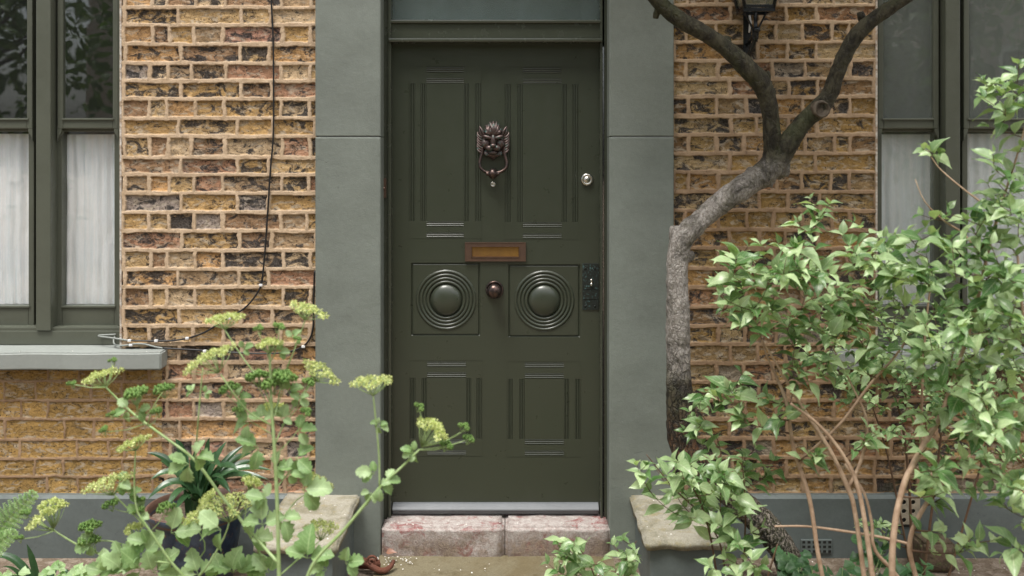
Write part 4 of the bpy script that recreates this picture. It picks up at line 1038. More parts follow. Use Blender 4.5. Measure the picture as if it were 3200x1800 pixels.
br_ = branch([(2420, 520, 40), (2450, 470, 37), (2482, 420, 31), (2520, 372, 29), (2560, 338, 33), (2592, 296, 27), (2612, 240, 25), (2634, 185, 25), (2666, 125, 25), (2710, 76, 25), (2764, 36, 22), (2820, 0, 20), (2900, -60, 19), (3000, -150, 17), (3120, -300, 14)], .22, .50)
br_.tube(*spline([(P(2706, 80, .33), .016), (P(2692, 52, .34), .015), (P(2688, 38, .34), .013)], .006), 12, .2, 60)
br_.ball(P(2742, 56, .36), .02, 3, (1, 1, 1), .3, 60); br_.tube(*spline([(P(2748, 50, .36), .012), (P(2768, 58, .37), .006)], .006), 8, .2, 60)
rb = br_.build('branch', MAT['bark'], tree)
kn = MB(); c = P(2568, 341, .337)
kn.lathe(c, (.10, -1, -.10), [(.033, -.03), (.034, .0), (.030, .006), (.025, .007), (.023, .001), (.019, .005), (.017, -.001), (.012, .003), (.010, -.002), (.005, .001), (0, .001)], 26)
kn.v = [tuple(Vector(v) * 1 + Vector((1, 1, 1)) * .0035 * mnoise.noise(Vector(v) * 70)) for v in kn.v]; kn.build('pruned_knot', MAT['cutwood'], tree)
# smaller limbs and the crown, above the picture
cm = MB(); crb = []; crd = []; crn = []; tips = []
rt = random.Random(3)
srcs = [P(1900, -200, .42), P(1780, -360, .45), P(3000, -150, .46), P(3120, -300, .5), P(2850, -30, .42)]
for i in range(46):
    s_ = rt.choice(srcs); tgt = Vector((rt.uniform(-.1, 3.4), -rt.uniform(-.0, 2.2), rt.uniform(2.95, 4.6)))
    mid = (s_ + tgt) / 2 + Vector((rt.uniform(-.2, .2), rt.uniform(-.2, .2), .1)); q, r_ = spline([(s_, .014), (mid, .009), (tgt, .003)], .06); cm.tube(q, r_, 6)
    for j in range(26):
        p = q[int(len(q) * rt.uniform(.45, .99))] + Vector((rt.gauss(0, .16), rt.gauss(0, .16), rt.gauss(0, .12)))
        if p.z < 2.55: p.z = 2.55 + rt.uniform(0, .4)
        crb.append(p); crd.append((rt.uniform(-1, 1), rt.uniform(-1, 1), rt.uniform(-.7, .2))); crn.append((rt.uniform(-.5, .5), rt.uniform(-.6, .3), 1))
cm.build('limbs', MAT['bark'], tree)
leaves('crown', crb, crd, crn, rng.uniform(.07, .11, len(crb)), .05, MAT['crown'], tree)

# ================================================================== SHRUBS
def bez(a, b, lift, n=6, rr_=None):
    m_ = (a + b) / 2 + Vector((random.uniform(-1, 1) * .12 * (b - a).length, random.uniform(-1, 1) * .12 * (b - a).length, lift * (b - a).length))
    return [a * (1 - t) ** 2 + m_ * 2 * t * (1 - t) + b * t * t for t in [i / n for i in range(n + 1)]]
def shrub(name, label, cat, base, stems, clusters, leafmat, L=(.042, .082), ratio=.50, stemmat='twig', seed=1, pair_step=.034, group=None, npairs=(3, 5), thick=.52):
    random.seed(seed); rs = random.Random(seed)
    root = empty(name, base, label, cat, group)
    sm = MB(); nodes = []
    for st in stems:
        sp_, r_ = spline([(P(a, b, d_), r / SC * thick) for a, b, d_, r in st], .02); sm.tube(sp_, r_, 9, .10, 50)
        nodes += [(p, r) for p, r in zip(sp_, r_)][max(1, len(sp_) // 5):]
    sm.build('stems', MAT[stemmat], root)
    tg = []
    for (cx, cy, rx, ry, n, d0, d1) in clusters:
        for _ in range(n):
            while True:
                u, v = rs.uniform(-1, 1), rs.uniform(-1, 1)
                if u * u + v * v < 1: break
            tg.append(P(cx + u * rx, cy + v * ry, rs.uniform(d0, d1)))
    def nd(p): return min((p - q).length + max(0, q.z - p.z) * 1.2 for q, _ in nodes)
    tg.sort(key=nd)
    tw = MB(); B = []; Dd = []; Nn = []; LL = []
    for t in tg:
        best = min(nodes, key=lambda q: (q[0] - t).length + max(0, q[0].z - t.z + .02) * 1.5); s_ = best[0]
        ln = (t - s_).length
        path = bez(s_, t, -.10 + rs.uniform(-.05, .1), 7)
        r0 = min(best[1] * .6, .0035) ; r0 = max(r0, .0014)
        tw.tube(path, [r0 + (.0009 - r0) * i / 7 for i in range(8)], 5)
        nodes += [(path[i], r0 * .8) for i in (3, 5, 6)]
        # leaf pairs
        sz = rs.uniform(.8, 1.15); np_ = rs.randint(*npairs); tot = max(ln, .04)
        tdir = (path[-1] - path[-3]).normalized(); tdir = (tdir + Vector((0, -.25, .25))).normalized()
        for k in range(np_):
            f = 1 - k * pair_step / tot
            if f < .15 and k > 1: break
            f = max(f, 0.05); ii = min(int(f * 7), 6); p = path[ii].lerp(path[ii + 1], f * 7 - ii)
            ax = tdir.cross(Vector((rs.uniform(-.3, .3), -1 + rs.uniform(-.4, .4), rs.uniform(-.2, .6)) if k % 2 == 0 else Vector((rs.uniform(-1, 1), rs.uniform(-.3, .3), 1)))); 
            if ax.length < 1e-3: ax = Vector((1, 0, 0))
            ax.normalize()
            for sg in (-1, 1):
                dd = ax * sg * (0.55 if k == 0 else .95) + tdir * (.75 if k == 0 else .35) + Vector((rs.uniform(-.3, .3), rs.uniform(-.45, .2), rs.uniform(-.30, .30)))
                nn = Vector((rs.gauss(0, .45), -.45 + rs.gauss(0, .4), 1.0)) + tdir * .3
                l_ = rs.uniform(*L) * sz * (.58 if k == 0 else 1) * (1.25 if rs.random() < .12 else 1)
                B.append(p); Dd.append(dd); Nn.append(nn); LL.append(l_)
    tw.build('twigs', MAT['darktwig'], root)
    LL = np.array(LL)
    lo_ = leaves('foliage', B, Dd, Nn, LL, LL * ratio * rng.uniform(.85, 1.15, len(LL)), leafmat, root, curl=.30, fold=.45)
    return root

big_stems = [
 [(2640, 2150, 1.05, 11), (2610, 1980, 1.05, 10), (2560, 1750, 1.05, 10), (2530, 1560, 1.02, 10), (2480, 1400, 1.0, 9), (2455, 1250, .98, 8), (2400, 1120, .95, 5), (2360, 1000, .95, 4)],
 [(2740, 2150, 1.15, 13), (2720, 1950, 1.15, 12), (2700, 1800, 1.12, 11), (2672, 1600, 1.1, 10), (2650, 1525, 1.08, 11), (2590, 1400, 1.05, 9), (2500, 1260, 1.0, 8), (2440, 1160, 1.0, 5), (2380, 1060, 1.0, 4)],
 [(2650, 1525, 1.08, 8), (2690, 1440, 1.05, 7), (2710, 1320, 1.03, 6), (2660, 1200, 1.0, 4), (2600, 1080, .98, 3)],
 [(2770, 2150, 1.2, 13), (2740, 1900, 1.2, 12), (2690, 1560, 1.15, 10), (2640, 1430, 1.12, 8), (2560, 1330, 1.1, 7), (2470, 1260, 1.1, 6)],
 [(2780, 2150, 1.3, 15), (2790, 1950, 1.3, 14), (2790, 1700, 1.3, 13), (2820, 1530, 1.28, 13), (2870, 1420, 1.25, 12), (2940, 1300, 1.2, 10), (2980, 1180, 1.2, 8), (3040, 1000, 1.2, 7), (3080, 820, 1.2, 7), (3120, 670, 1.2, 6), (3180, 480, 1.25, 4), (3220, 330, 1.25, 3)],
 [(2900, 2180, 1.25, 12), (2870, 1850, 1.2, 11), (2842, 1700, 1.2, 10), (2890, 1580, 1.2, 9), (2960, 1490, 1.2, 8), (3050, 1380, 1.2, 6), (3120, 1240, 1.2, 4)],
 [(2842, 1700, 1.15, 6), (2760, 1680, 1.1, 6), (2640, 1660, 1.05, 6), (2520, 1645, 1.0, 5), (2420, 1645, 1.0, 4)],
 [(2900, 2160, 1.15, 10), (2830, 1850, 1.1, 9), (2735, 1720, 1.1, 8), (2725, 1640, 1.08, 7), (2700, 1540, 1.06, 6), (2640, 1450, 1.0, 6)],
 [(2496, 1440, 1.0, 5), (2620, 1330, 1.05, 6), (2720, 1200, 1.08, 6), (2800, 1110, 1.1, 5), (2860, 1020, 1.1, 4)],
 [(2880, 1400, .9, 6), (2882, 1200, .9, 6), (2895, 1000, .9, 5), (2910, 880, .9, 4)],
 [(3120, 670, 1.2, 5), (3010, 590, 1.15, 4), (2930, 520, 1.1, 3), (2900, 470, 1.1, 2)],
 [(3070, 800, 1.2, 6), (3010, 730, 1.15, 5), (2950, 690, 1.15, 4), (2890, 630, 1.12, 3), (2860, 560, 1.1, 2)],
 [(3400, 2150, 1.5, 12), (3330, 1700, 1.45, 10), (3260, 1300, 1.4, 8), (3200, 1000, 1.35, 6), (3180, 800, 1.3, 5)],
]
cl = [ # cx, cy, rx, ry, n twigs, d range
 (2420, 860, 210, 110, 30, .85, 1.15), (2620, 830, 220, 100, 34, .9, 1.25), (2560, 700, 110, 50, 5, .9, 1.0), (2850, 800, 170, 80, 22, 1.0, 1.3),
 (2400, 970, 150, 60, 10, .85, 1.1), (2650, 980, 190, 90, 28, .85, 1.1), (2560, 620, 40, 30, 2, .9, 1.0), (2520, 1120, 130, 80, 9, .9, 1.1), (2460, 1050, 60, 60, 3, .9, 1.0),
 (3060, 860, 160, 110, 24, 1.1, 1.4), (3150, 560, 80, 170, 17, 1.15, 1.4), (3100, 330, 70, 110, 11, 1.15, 1.35), (3170, 250, 50, 70, 6, 1.2, 1.35),
 (2900, 480, 60, 40, 3, 1.1, 1.2), (2990, 700, 120, 70, 9, 1.1, 1.3), (3000, 1080, 200, 130, 30, 1.1, 1.45), (3120, 1300, 130, 150, 24, 1.2, 1.5), (2950, 1300, 110, 120, 10, 1.1, 1.3),
 (3120, 950, 110, 130, 22, 1.2, 1.45), (3130, 700, 90, 90, 12, 1.2, 1.4), (3060, 1000, 130, 100, 14, 1.0, 1.2), (2320, 930, 130, 60, 10, .9, 1.1), (2760, 930, 150, 90, 12, .9, 1.1), (3110, 1180, 110, 120, 14, 1.1, 1.3), (2990, 1500, 140, 70, 13, 1.15, 1.4), (2960, 1540, 50, 50, 4, 1.1, 1.2), (2750, 1370, 90, 50, 5, 1.05, 1.2), (2560, 1450, 60, 40, 3, 1.0, 1.1), (2360, 1230, 90, 70, 4, .9, 1.0), (2330, 1270, 60, 60, 3, .9, 1.0),
 (3150, 1500, 70, 80, 7, 1.3, 1.45), (3020, 1700, 120, 70, 5, 1.2, 1.3), (3160, 1680, 60, 100, 5, 1.3, 1.4), (2780, 1100, 120, 80, 10, .95, 1.15), (2420, 1220, 60, 90, 3, .95, 1.05)]
shrub('leafy_shrub', 'big pale leaved shrub with tan stems filling the right foreground', 'shrub', (X(2760, 1.2), -1.2, 0), big_stems, cl, MAT['leaf'], seed=11)
# farther, finer shrub nearer the wall
shrub('fine_leaved_shrub', 'finer leaved shrub close under the right window behind the large shrub', 'shrub', (X(2850, .45), -.45, 0),
 [[(2850, 1850, .45, 8), (2840, 1500, .45, 7), (2800, 1250, .45, 5), (2700, 1080, .45, 4), (2620, 980, .45, 3)], [(2880, 1850, .5, 8), (2930, 1450, .5, 6), (2960, 1200, .5, 4), (3000, 1000, .5, 3)], [(2860, 1850, .45, 7), (2780, 1450, .45, 5), (2720, 1250, .45, 3)], [(2950, 1850, .5, 7), (3080, 1400, .5, 5), (3150, 1100, .5, 3)]],
 [(2700, 1060, 210, 120, 55, .25, .6), (2900, 1100, 150, 150, 50, .3, .65), (3080, 1150, 130, 170, 40, .3, .7), (2750, 1220, 160, 70, 22, .3, .6), (2950, 1330, 160, 90, 22, .3, .6), (2710, 1650, 70, 60, 7, .3, .5), (3130, 1400, 80, 80, 10, .3, .6)],
 MAT['leafback'], L=(.026, .048), ratio=.6, stemmat='darktwig', seed=5, pair_step=.024, npairs=(3, 6))
# lower shrub in front of the right stone block
shrub('low_shrub', 'low pointed leaved shrub spilling over the right stone block', 'shrub', (X(2260, .85), -.85, 0),
 [[(2250, 2050, .85, 6), (2240, 1800, .85, 5), (2200, 1600, .85, 4), (2150, 1500, .85, 3)], [(2300, 2050, .9, 6), (2320, 1800, .9, 5), (2330, 1600, .9, 4), (2320, 1450, .9, 2)], [(2270, 2050, .85, 5), (2250, 1700, .85, 4), (2100, 1520, .8, 3), (2020, 1420, .8, 2)], [(2330, 2050, 1, 5), (2400, 1800, 1, 4), (2430, 1700, 1, 3)], [(2250, 1600, .8, 3), (2250, 1400, .7, 2.4), (2190, 1290, .7, 2)]],
 [(2210, 1570, 100, 50, 10, .62, .85), (2240, 1450, 110, 40, 6, .7, .9), (2110, 1480, 140, 80, 21, .65, 1.0), (2270, 1540, 110, 80, 13, .7, 1.05), (2340, 1460, 80, 60, 7, .75, .95), (2180, 1620, 120, 50, 7, .8, 1.0), (2210, 1280, 80, 70, 5, .6, .8), (2270, 1210, 70, 60, 5, .6, .8), (2180, 1360, 60, 40, 4, .6, .8), (2290, 1740, 100, 50, 9, .9, 1.1), (2370, 1640, 30, 30, 1, .8, 1.0)],
 MAT['leaf'], L=(.05, .082), ratio=.5, stemmat='darktwig', seed=21)
shrub('small_shrub', 'small dark stemmed leafy shrub rising in front of the door step', 'shrub', (X(1900, .75), -.75, 0),
 [[(1880, 2050, .75, 4), (1870, 1850, .75, 3.5), (1830, 1740, .75, 2.5), (1790, 1700, .75, 2)], [(1900, 2050, .75, 4), (1930, 1850, .75, 3), (1960, 1740, .75, 2), (1990, 1690, .75, 1.5)]],
 [(1830, 1720, 110, 45, 12, .65, .85), (1970, 1720, 60, 50, 7, .65, .85), (1760, 1780, 60, 30, 5, .7, .85), (1900, 1800, 100, 30, 7, .7, .85)],
 MAT['leaf'], L=(.045, .072), ratio=.5, stemmat='darktwig', seed=31)

# ================================================================== FLOWERING UMBEL PLANTS, left foreground
class Umb:
    def __init__(s, root, seed):
        s.root = root; s.stem = MB(); s.fl = MB(); s.fr = MB(); s.B = []; s.Dd = []; s.N = []; s.L = []; s.r = random.Random(seed)
        s.fB = []; s.fD = []; s.fN = []; s.gB = []; s.gD = []; s.gN = []
    def stemline(s, pts):
        sp_, r_ = spline([(P(a, b, d_), r / SC * .37) for a, b, d_, r in pts], .02); s.stem.tube(sp_, r_, 9)
        return sp_
    def umbel(s, px, py, d_, wpx, node=None, ratio=.45, fruit=False, rays=None):
        s.fl = MB(); s.fr = MB(); s.fB = []; s.fD = []; s.fN = []; s._umb(px, py, d_, wpx, node, fruit, rays)
        if fruit:
            o = s.fr.build('seed_head', MAT['fruit'], s.root); at = o.data.attributes.new('lf', 'FLOAT_COLOR', 'POINT')
            arr = np.repeat(rng.uniform(0, 1, len(s.fr.v) // 12 + 1), 12)[:len(s.fr.v)]; at.data.foreach_set('color', np.stack([arr, arr * 0 + .2, arr * 0 + .3, arr * 0 + 1], 1).astype(np.float32).ravel())
        else: leaves('flower_head', s.fB, s.fD, s.fN, rng.uniform(.004, .0068, len(s.fB)), .0038, MAT['floret'], s.root, PR_ROUND, extra=s.fl)
    def _umb(s, px, py, d_, wpx, node=None, fruit=False, rays=None):
        r = s.r; k = (D - d_) / D / SC; W = wpx * k * .46
        nod = P(*(node or (px, py + wpx * .42)), d_); top = P(px, py, d_)
        ax = (top - nod).normalized(); n = rays or (15 if not fruit else 9)
        hgt = (top - nod).length
        u = ax.orthogonal().normalized(); v = ax.cross(u)
        for i in range(n):
            rad = math.sqrt((i + .5) / n) * W; a = i * 2.4 + r.uniform(-.3, .3)
            e = nod + ax * (hgt * (1.08 - .30 * (rad / W) ** 2) + r.uniform(-.003, .003)) + (u * math.cos(a) + v * math.sin(a)) * rad
            mid = (nod + e) / 2 + (u * math.cos(a) + v * math.sin(a)) * rad * .12
            s.stem.tube([nod, mid, e], [.0011, .0009, .0007], 4)
            cr = W * (.16 if not fruit else .27) * r.uniform(.85, 1.15) * min(1.6, math.sqrt(13 / n))
            m_ = 15 if not fruit else 13
            for j in range(m_):
                z_ = 1 - 2 * (j + .5) / m_; a2 = j * 2.4 + r.uniform(0, .4); q = math.sqrt(max(0, 1 - z_ * z_))
                dv = (u * math.cos(a2) * q + v * math.sin(a2) * q + ax * (z_ * .7 + .1))
                p = e + dv * cr
                if fruit: s.fr.ball(p, cr * .42, 1, (1, 1, 1.25), .2, 200)
                else:
                    s.fl.ball(p, cr * .20, 1, (1, 1, .8))
                    for _ in range(2):
                        s.fB.append(p); s.fD.append((dv + Vector((r.uniform(-1, 1), r.uniform(-1, 1), r.uniform(-1, 1))) * .9)); s.fN.append(dv + Vector((r.uniform(-.4, .4),) * 3))
                    if j % 3 == 0: s.stem.tube([e, p], [.0006, .0005], 3, cap=False)
    def leaf(s, px, py, d_, lpx, ang, n=3):
        # ternate leaf; ang in degrees in the picture plane, 0 = right, 90 = up
        r = s.r; k = (D - d_) / D / SC; L = lpx * k * .82; b = P(px, py, d_)
        for i in range(n):
            a = R(ang + (i - (n - 1) / 2) * 62 + r.uniform(-12, 12)); dd = Vector((math.cos(a), r.uniform(-.55, .25), math.sin(a)))
            s.B.append(b + dd * L * .10); s.Dd.append(dd); s.N.append(Vector((r.uniform(-.4, .4), -.75, .8 + r.uniform(-.3, .3)))); s.L.append(L * (1 if i == n // 2 else .82) * r.uniform(.85, 1.1))
            s.stem.tube([b, b + dd * L * .12], .0009, 4)
    def finish(s):
        s.stem.build('stems', MAT['greenstem'], s.root)
        L_ = np.array(s.L); leaves('leaves', s.B, s.Dd, s.N, L_, L_ * .74, MAT['celery'], s.root, PR_LOBED, .32, .5, lobe=.12, across=5)

DA = 1.5
ua = Umb(empty('flowering_herb', (X(880, DA), -DA, 0), 'tall yellow green umbel flowered herb with thick upright stem left of the door', 'plant', 'umbel flowered herbs in the left foreground'), 3)
S_ = ua.stemline
S_([(900, 2500, DA, 13), (880, 2100, DA, 12), (872, 1800, DA, 11), (868, 1640, DA, 10), (864, 1520, DA, 10), (856, 1380, DA, 9), (848, 1260, DA, 8), (844, 1150, DA, 6), (843, 1100, DA, 4)])
S_([(870, 1760, DA, 9), (800, 1680, 1.46, 8), (700, 1560, 1.44, 8), (610, 1440, 1.42, 8), (520, 1370, 1.4, 7), (425, 1300, 1.38, 7), (370, 1250, 1.38, 6), (329, 1208, 1.38, 5)])
S_([(940, 2400, 1.6, 10), (950, 2000, 1.6, 10), (965, 1790, 1.6, 9), (1080, 1650, 1.6, 8), (1186, 1525, 1.6, 8), (1260, 1455, 1.6, 6), (1310, 1405, 1.6, 5)])
S_([(1186, 1525, 1.6, 5), (1184, 1420, 1.6, 4.5), (1174, 1310, 1.6, 4.5), (1166, 1235, 1.6, 4)])
S_([(856, 1290, DA, 4), (820, 1200, DA, 4), (786, 1155, DA, 4), (740, 1090, DA, 4), (702, 1030, DA, 3.5)])
S_([(860, 1300, DA, 4), (880, 1200, 1.45, 4), (901, 1140, 1.45, 4), (925, 1080, 1.45, 3.5), (947, 1020, 1.45, 3), (955, 995, 1.45, 3)])
S_([(843, 1190, DA, 4), (843, 1100, DA, 3)]); S_([(858, 1390, DA, 4), (900, 1300, 1.45, 4), (950, 1225, 1.45, 3.5), (985, 1190, 1.45, 3)])
S_([(852, 1330, DA, 4), (780, 1290, 1.52, 4), (730, 1230, 1.55, 4), (690, 1170, 1.55, 3.5)])
S_([(610, 1440, 1.42, 4), (618, 1330, 1.5, 4), (626, 1230, 1.5, 3.5), (634, 1150, 1.5, 3)])
S_([(460, 1330, 1.39, 3.5), (480, 1270, 1.4, 3), (508, 1225, 1.4, 2.5)]); S_([(455, 1300, 1.39, 3.5), (490, 1265, 1.4, 3)])
S_([(868, 1520, DA, 4), (920, 1470, 1.45, 3.5), (975, 1540, 1.42, 3)]); S_([(868, 1640, DA, 4), (930, 1560, 1.42, 3.5), (985, 1530, 1.42, 3)])
S_([(872, 1800, DA, 5), (940, 1740, 1.45, 4), (1000, 1690, 1.42, 3)])
U = ua.umbel
U(700, 990, DA, 122, (704, 1030)); U(965, 965, 1.45, 128, (952, 1000)); U(838, 1068, DA, 84, (843, 1105)); U(655, 1110, 1.55, 180, (684, 1165), rays=18); U(1008, 1158, 1.45, 132, (985, 1192))
U(318, 1168, 1.38, 122, (330, 1212)); U(1163, 1188, 1.6, 142, (1167, 1237)); U(1360, 1332, 1.6, 118, (1318, 1398), rays=18); U(852, 1268, 1.42, 74, (852, 1300)); U(994, 1500, 1.42, 108, (980, 1535)); U(1006, 1640, 1.42, 104, (1002, 1690))
for q in ((801, 1170, 66), (888, 1170, 78), (850, 1195, 66), (807, 1024, 36), (872, 1018, 40), (420, 1222, 82), (508, 1212, 56), (345, 1291, 34), (323, 1341, 36), (490, 1283, 40), (714, 1209, 56), (745, 1279, 38), (957, 1285, 40), (965, 1190, 44), (1466, 1366, 40), (1395, 1385, 44), (1312, 1268, 34), (1450, 1330, 34), (225, 1196, 30), (350, 1125, 30), (930, 1060, 30)):
    U(q[0], q[1], 1.5 if q[0] < 1200 else 1.6, q[2], (q[0] + (8 if q[0] < 860 else -8), q[1] + q[2] * .6), fruit=True, rays=max(3, q[2] // 9))
for (a, b, c, e) in ((801, 1200, 845, 1290), (888, 1200, 850, 1290), (807, 1040, 843, 1130), (872, 1036, 846, 1130), (420, 1250, 425, 1300), (345, 1300, 440, 1305), (325, 1350, 450, 1325), (490, 1300, 460, 1330), (745, 1290, 855, 1360), (957, 1300, 862, 1420), (965, 1210, 880, 1330), (1466, 1372, 1310, 1405), (1395, 1395, 1310, 1405), (1312, 1285, 1330, 1390), (1450, 1345, 1330, 1395), (225, 1200, 329, 1210), (350, 1140, 330, 1200), (714, 1240, 790, 1295)):
    dd_ = 1.6 if a > 1200 else 1.48; S_([(a, b, dd_, 2), ((a + c) / 2 + 6, (b + e) / 2 + 6, dd_, 2.4), (c, e, dd_, 3)])
for q in ((776, 1322, 75, 200), (932, 1347, 70, 20), (807, 1397, 90, 200), (925, 1430, 80, -20), (590, 1450, 85, 200), (610, 1425, 80, 10), (860, 1460, 60, 10), (945, 1530, 100, 10), (1186, 1518, 60, -30), (1205, 1500, 60, 0), (1170, 1480, 60, 150), (1184, 1330, 38, -20), (1183, 1325, 32, 160), (1290, 1412, 45, 130), (1300, 1425, 34, 200), (400, 1279, 60, 200), (430, 1280, 55, 20), (915, 1055, 42, 60), (870, 1100, 45, 10), (740, 1245, 55, 20), (900, 1225, 60, 30), (935, 1240, 50, 300), (760, 1090, 40, 30), (600, 1225, 32, 140), (640, 1228, 32, 20), (820, 1640, 110, 100), (830, 1560, 70, 150), (880, 1620, 80, -40), (900, 1480, 60, 10), (690, 1655, 110, 200), (960, 1745, 110, 80), (1080, 1760, 70, 20), (1020, 1780, 70, 160), (820, 1310, 60, 100), (880, 1310, 55, 60), (1160, 1540, 50, 250)):
    ua.leaf(q[0], q[1], 1.48 if q[0] < 1100 else 1.6, q[2], q[3])
ua.finish()
ub = Umb(empty('flowering_herb', (X(560, 1.35), -1.35, 0), 'shorter umbel flowered herb with broad pale leaves in the lower left corner, before the pot', 'plant', 'umbel flowered herbs in the left foreground'), 9)
S_ = ub.stemline; U = ub.umbel
S_([(700, 2500, 1.35, 10), (640, 2000, 1.35, 10), (590, 1830, 1.35, 9), (530, 1750, 1.35, 8), (470, 1660, 1.35, 7), (430, 1600, 1.35, 6), (420, 1520, 1.35, 5), (422, 1440, 1.35, 4), (424, 1400, 1.35, 3)])
S_([(540, 1760, 1.35, 6), (450, 1750, 1.33, 6), (300, 1727, 1.3, 6), (220, 1690, 1.3, 5), (165, 1655, 1.3, 4)]); S_([(470, 1660, 1.35, 5), (410, 1600, 1.33, 4.5), (355, 1545, 1.33, 4)])
S_([(590, 1830, 1.35, 7), (640, 1780, 1.4, 6), (700, 1680, 1.4, 5), (716, 1630, 1.4, 4)]); S_([(560, 1800, 1.3, 5), (640, 1720, 1.3, 4), (618, 1655, 1.3, 3)]); S_([(380, 1700, 1.3, 4), (340, 1690, 1.3, 4), (290, 1690, 1.3, 4)])
S_([(820, 1900, 1.3, 8), (822, 1760, 1.3, 7), (760, 1640, 1.32, 6), (700, 1560, 1.34, 4)])
U(414, 1382, 1.35, 112, (424, 1408)); U(342, 1500, 1.33, 160, (354, 1548), rays=18); U(133, 1610, 1.3, 142, (166, 1658), rays=17); U(160, 1570, 1.3, 90, (170, 1650)); U(714, 1570, 1.4, 195, (718, 1632), rays=20); U(612, 1612, 1.3, 100, (618, 1658)); U(416, 1645, 1.3, 64, (430, 1690)); U(640, 1560, 1.35, 90, (690, 1600)); U(790, 1500, 1.35, 60, (780, 1530))
for q in ((280, 1640, 66), (275, 1685, 60), (516, 1580, 50), (348, 1571, 46), (436, 1590, 40), (80, 1600, 36), (776, 1490, 30), (60, 1680, 30), (440, 1560, 34)):
    U(q[0], q[1], 1.33, q[2], (q[0] + 5, q[1] + q[2] * .6), fruit=True, rays=max(4, q[2] // 8))
for (a, b, c, e) in ((280, 1660, 300, 1727), (275, 1700, 300, 1727), (516, 1595, 470, 1660), (348, 1585, 400, 1600), (436, 1605, 440, 1620), (80, 1610, 165, 1655), (60, 1685, 165, 1660), (776, 1500, 760, 1640)):
    S_([(a, b, 1.32, 2), ((a + c) / 2 + 5, (b + e) / 2 + 5, 1.32, 2.4), (c, e, 1.32, 3)])
for q in ((534, 1665, 110, 20), (440, 1780, 130, 170), (370, 1510, 60, 10), (400, 1545, 50, 20), (290, 1700, 60, 190), (460, 1700, 80, 150), (380, 1780, 90, 120), (760, 1790, 90, 40), (430, 1610, 60, 60), (780, 1680, 90, 20), (840, 1790, 90, 120), (700, 1790, 80, 120), (450, 1735, 90, 60), (620, 1795, 100, 110), (730, 1790, 100, 90), (480, 1790, 110, 40), (380, 1740, 70, 60), (330, 1790, 80, 90)):
    ub.leaf(q[0], q[1], 1.33, q[2], q[3])
ub.finish()

# ================================================================== POT AND STRAP LEAVED PLANT
PD = .30; pc = P(615, 1576, PD); pr = 155 / SC * (D - PD) / D
pot = empty('plant_pot', (pc.x, pc.y, 0), 'dark blue glazed pot with brown rim standing beside the left stone block', 'plant pot')
pm = MB(); h = pc.z
pm.lathe((pc.x, pc.y, 0), (0, 0, 1), [(0, .0), (pr * .66, 0), (pr * .70, .01), (pr * .80, h * .45), (pr * .90, h * .84), (pr * .905, h * .90), (pr * .99, h * .92), (pr * 1.0, h * .97), (pr * .995, h * .99)], 64)
pot_o = pm.build('pot_body', MAT['pot'], pot)
pm = MB(); pm.lathe((pc.x, pc.y, 0), (0, 0, 1), [(pr * .995, h * .99), (pr * .975, h * 1.0), (pr * .94, h * .995), (pr * .92, h * .93), (pr * .88, h * .8)], 64); pm.build('rim', MAT['rimbrown'], pot)
pm = MB(); pm.lathe((pc.x, pc.y, 0), (0, 0, 1), [(pr * .90, h * .86), (pr * .5, h * .875), (0, h * .88)], 40)
pm.v = [(x, y, z + .006 * mnoise.noise(Vector((x, y, z)) * 60)) for x, y, z in pm.v]; pm.build('soil', MAT['soil'], pot)
def strap_plant(name, label, base, tips, wid, mat, seed=1, group=None, lift=.12):
    r = random.Random(seed); root = empty(name, base, label, 'plant', group); V = []; F = []; A = []
    for t in tips:
        tip = P(t[0], t[1], t[2]); b = Vector(base) + Vector((r.uniform(-.03, .03), r.uniform(-.03, .03), 0)); lf_ = t[3] if len(t) > 3 else lift
        m_ = (b + tip) / 2 + Vector((0, 0, lf_)) ; m_.x = b.x + (tip.x - b.x) * .3; m_.y = b.y + (tip.y - b.y) * .3
        K = 18; w_ = wid * r.uniform(.8, 1.15); rn = r.random()
        pts = [b * (1 - q) ** 2 + m_ * 2 * q * (1 - q) + tip * q * q for q in [i / K for i in range(K + 1)]]
        for i in range(K + 1):
            q = i / K; tg_ = (pts[min(i + 1, K)] - pts[max(i - 1, 0)]).normalized(); up = Vector((r.uniform(-.02, .02), -.55, 1)); sd = tg_.cross(up)
            if sd.length < .05: sd = Vector((1, 0, 0))
            sd.normalize(); nn = sd.cross(tg_); ww = w_ * .5 * (min(1, .55 + q * 1.5)) * (1 if q < .72 else max(.03, 1 - ((q - .72) / .28) ** 2))
            for j, u in enumerate((-1, -.5, 0, .5, 1)):
                V.append(pts[i] + sd * u * ww + nn * (abs(u) * ww * .35)); A.append((rn, (u + 1) / 2, q, 1))
        o = len(V) - (K + 1) * 5
        for i in range(K):
            for j in range(4): a = o + i * 5 + j; F.append((a, a + 1, a + 6, a + 5))
    np_mesh('leaves', [tuple(v) for v in V], F, mat, root, {'lf': A}); return root
strap_plant('strap_leaved_plant', 'dark green strap leaved plant growing in the blue pot', (pc.x, pc.y, h * .87),
 [(548, 1372, .32, .10), (655, 1368, .30, .08), (708, 1380, .26, .06), (765, 1390, .2, .06), (460, 1415, .28, .10), (470, 1500, .35, .16), (462, 1560, .40, .18), (620, 1400, .33, .1), (800, 1440, .2, .10), (850, 1470, .25, .14), (840, 1500, .3, .14), (790, 1415, .15, .1), (520, 1590, .50, .16), (690, 1460, .42, .16), (560, 1480, .42, .14), (745, 1470, .4, .16), (600, 1430, .2, .08), (680, 1410, .15, .08), (500, 1440, .2, .10), (590, 1560, .48, .05), (545, 1600, .52, .12), (720, 1540, .45, .16), (830, 1520, .42, .18), (640, 1450, .42, .12), (575, 1400, .2, .08), (700, 1500, .5, .12), (655, 1410, .24, .05)], .030, MAT['strap'], 4)
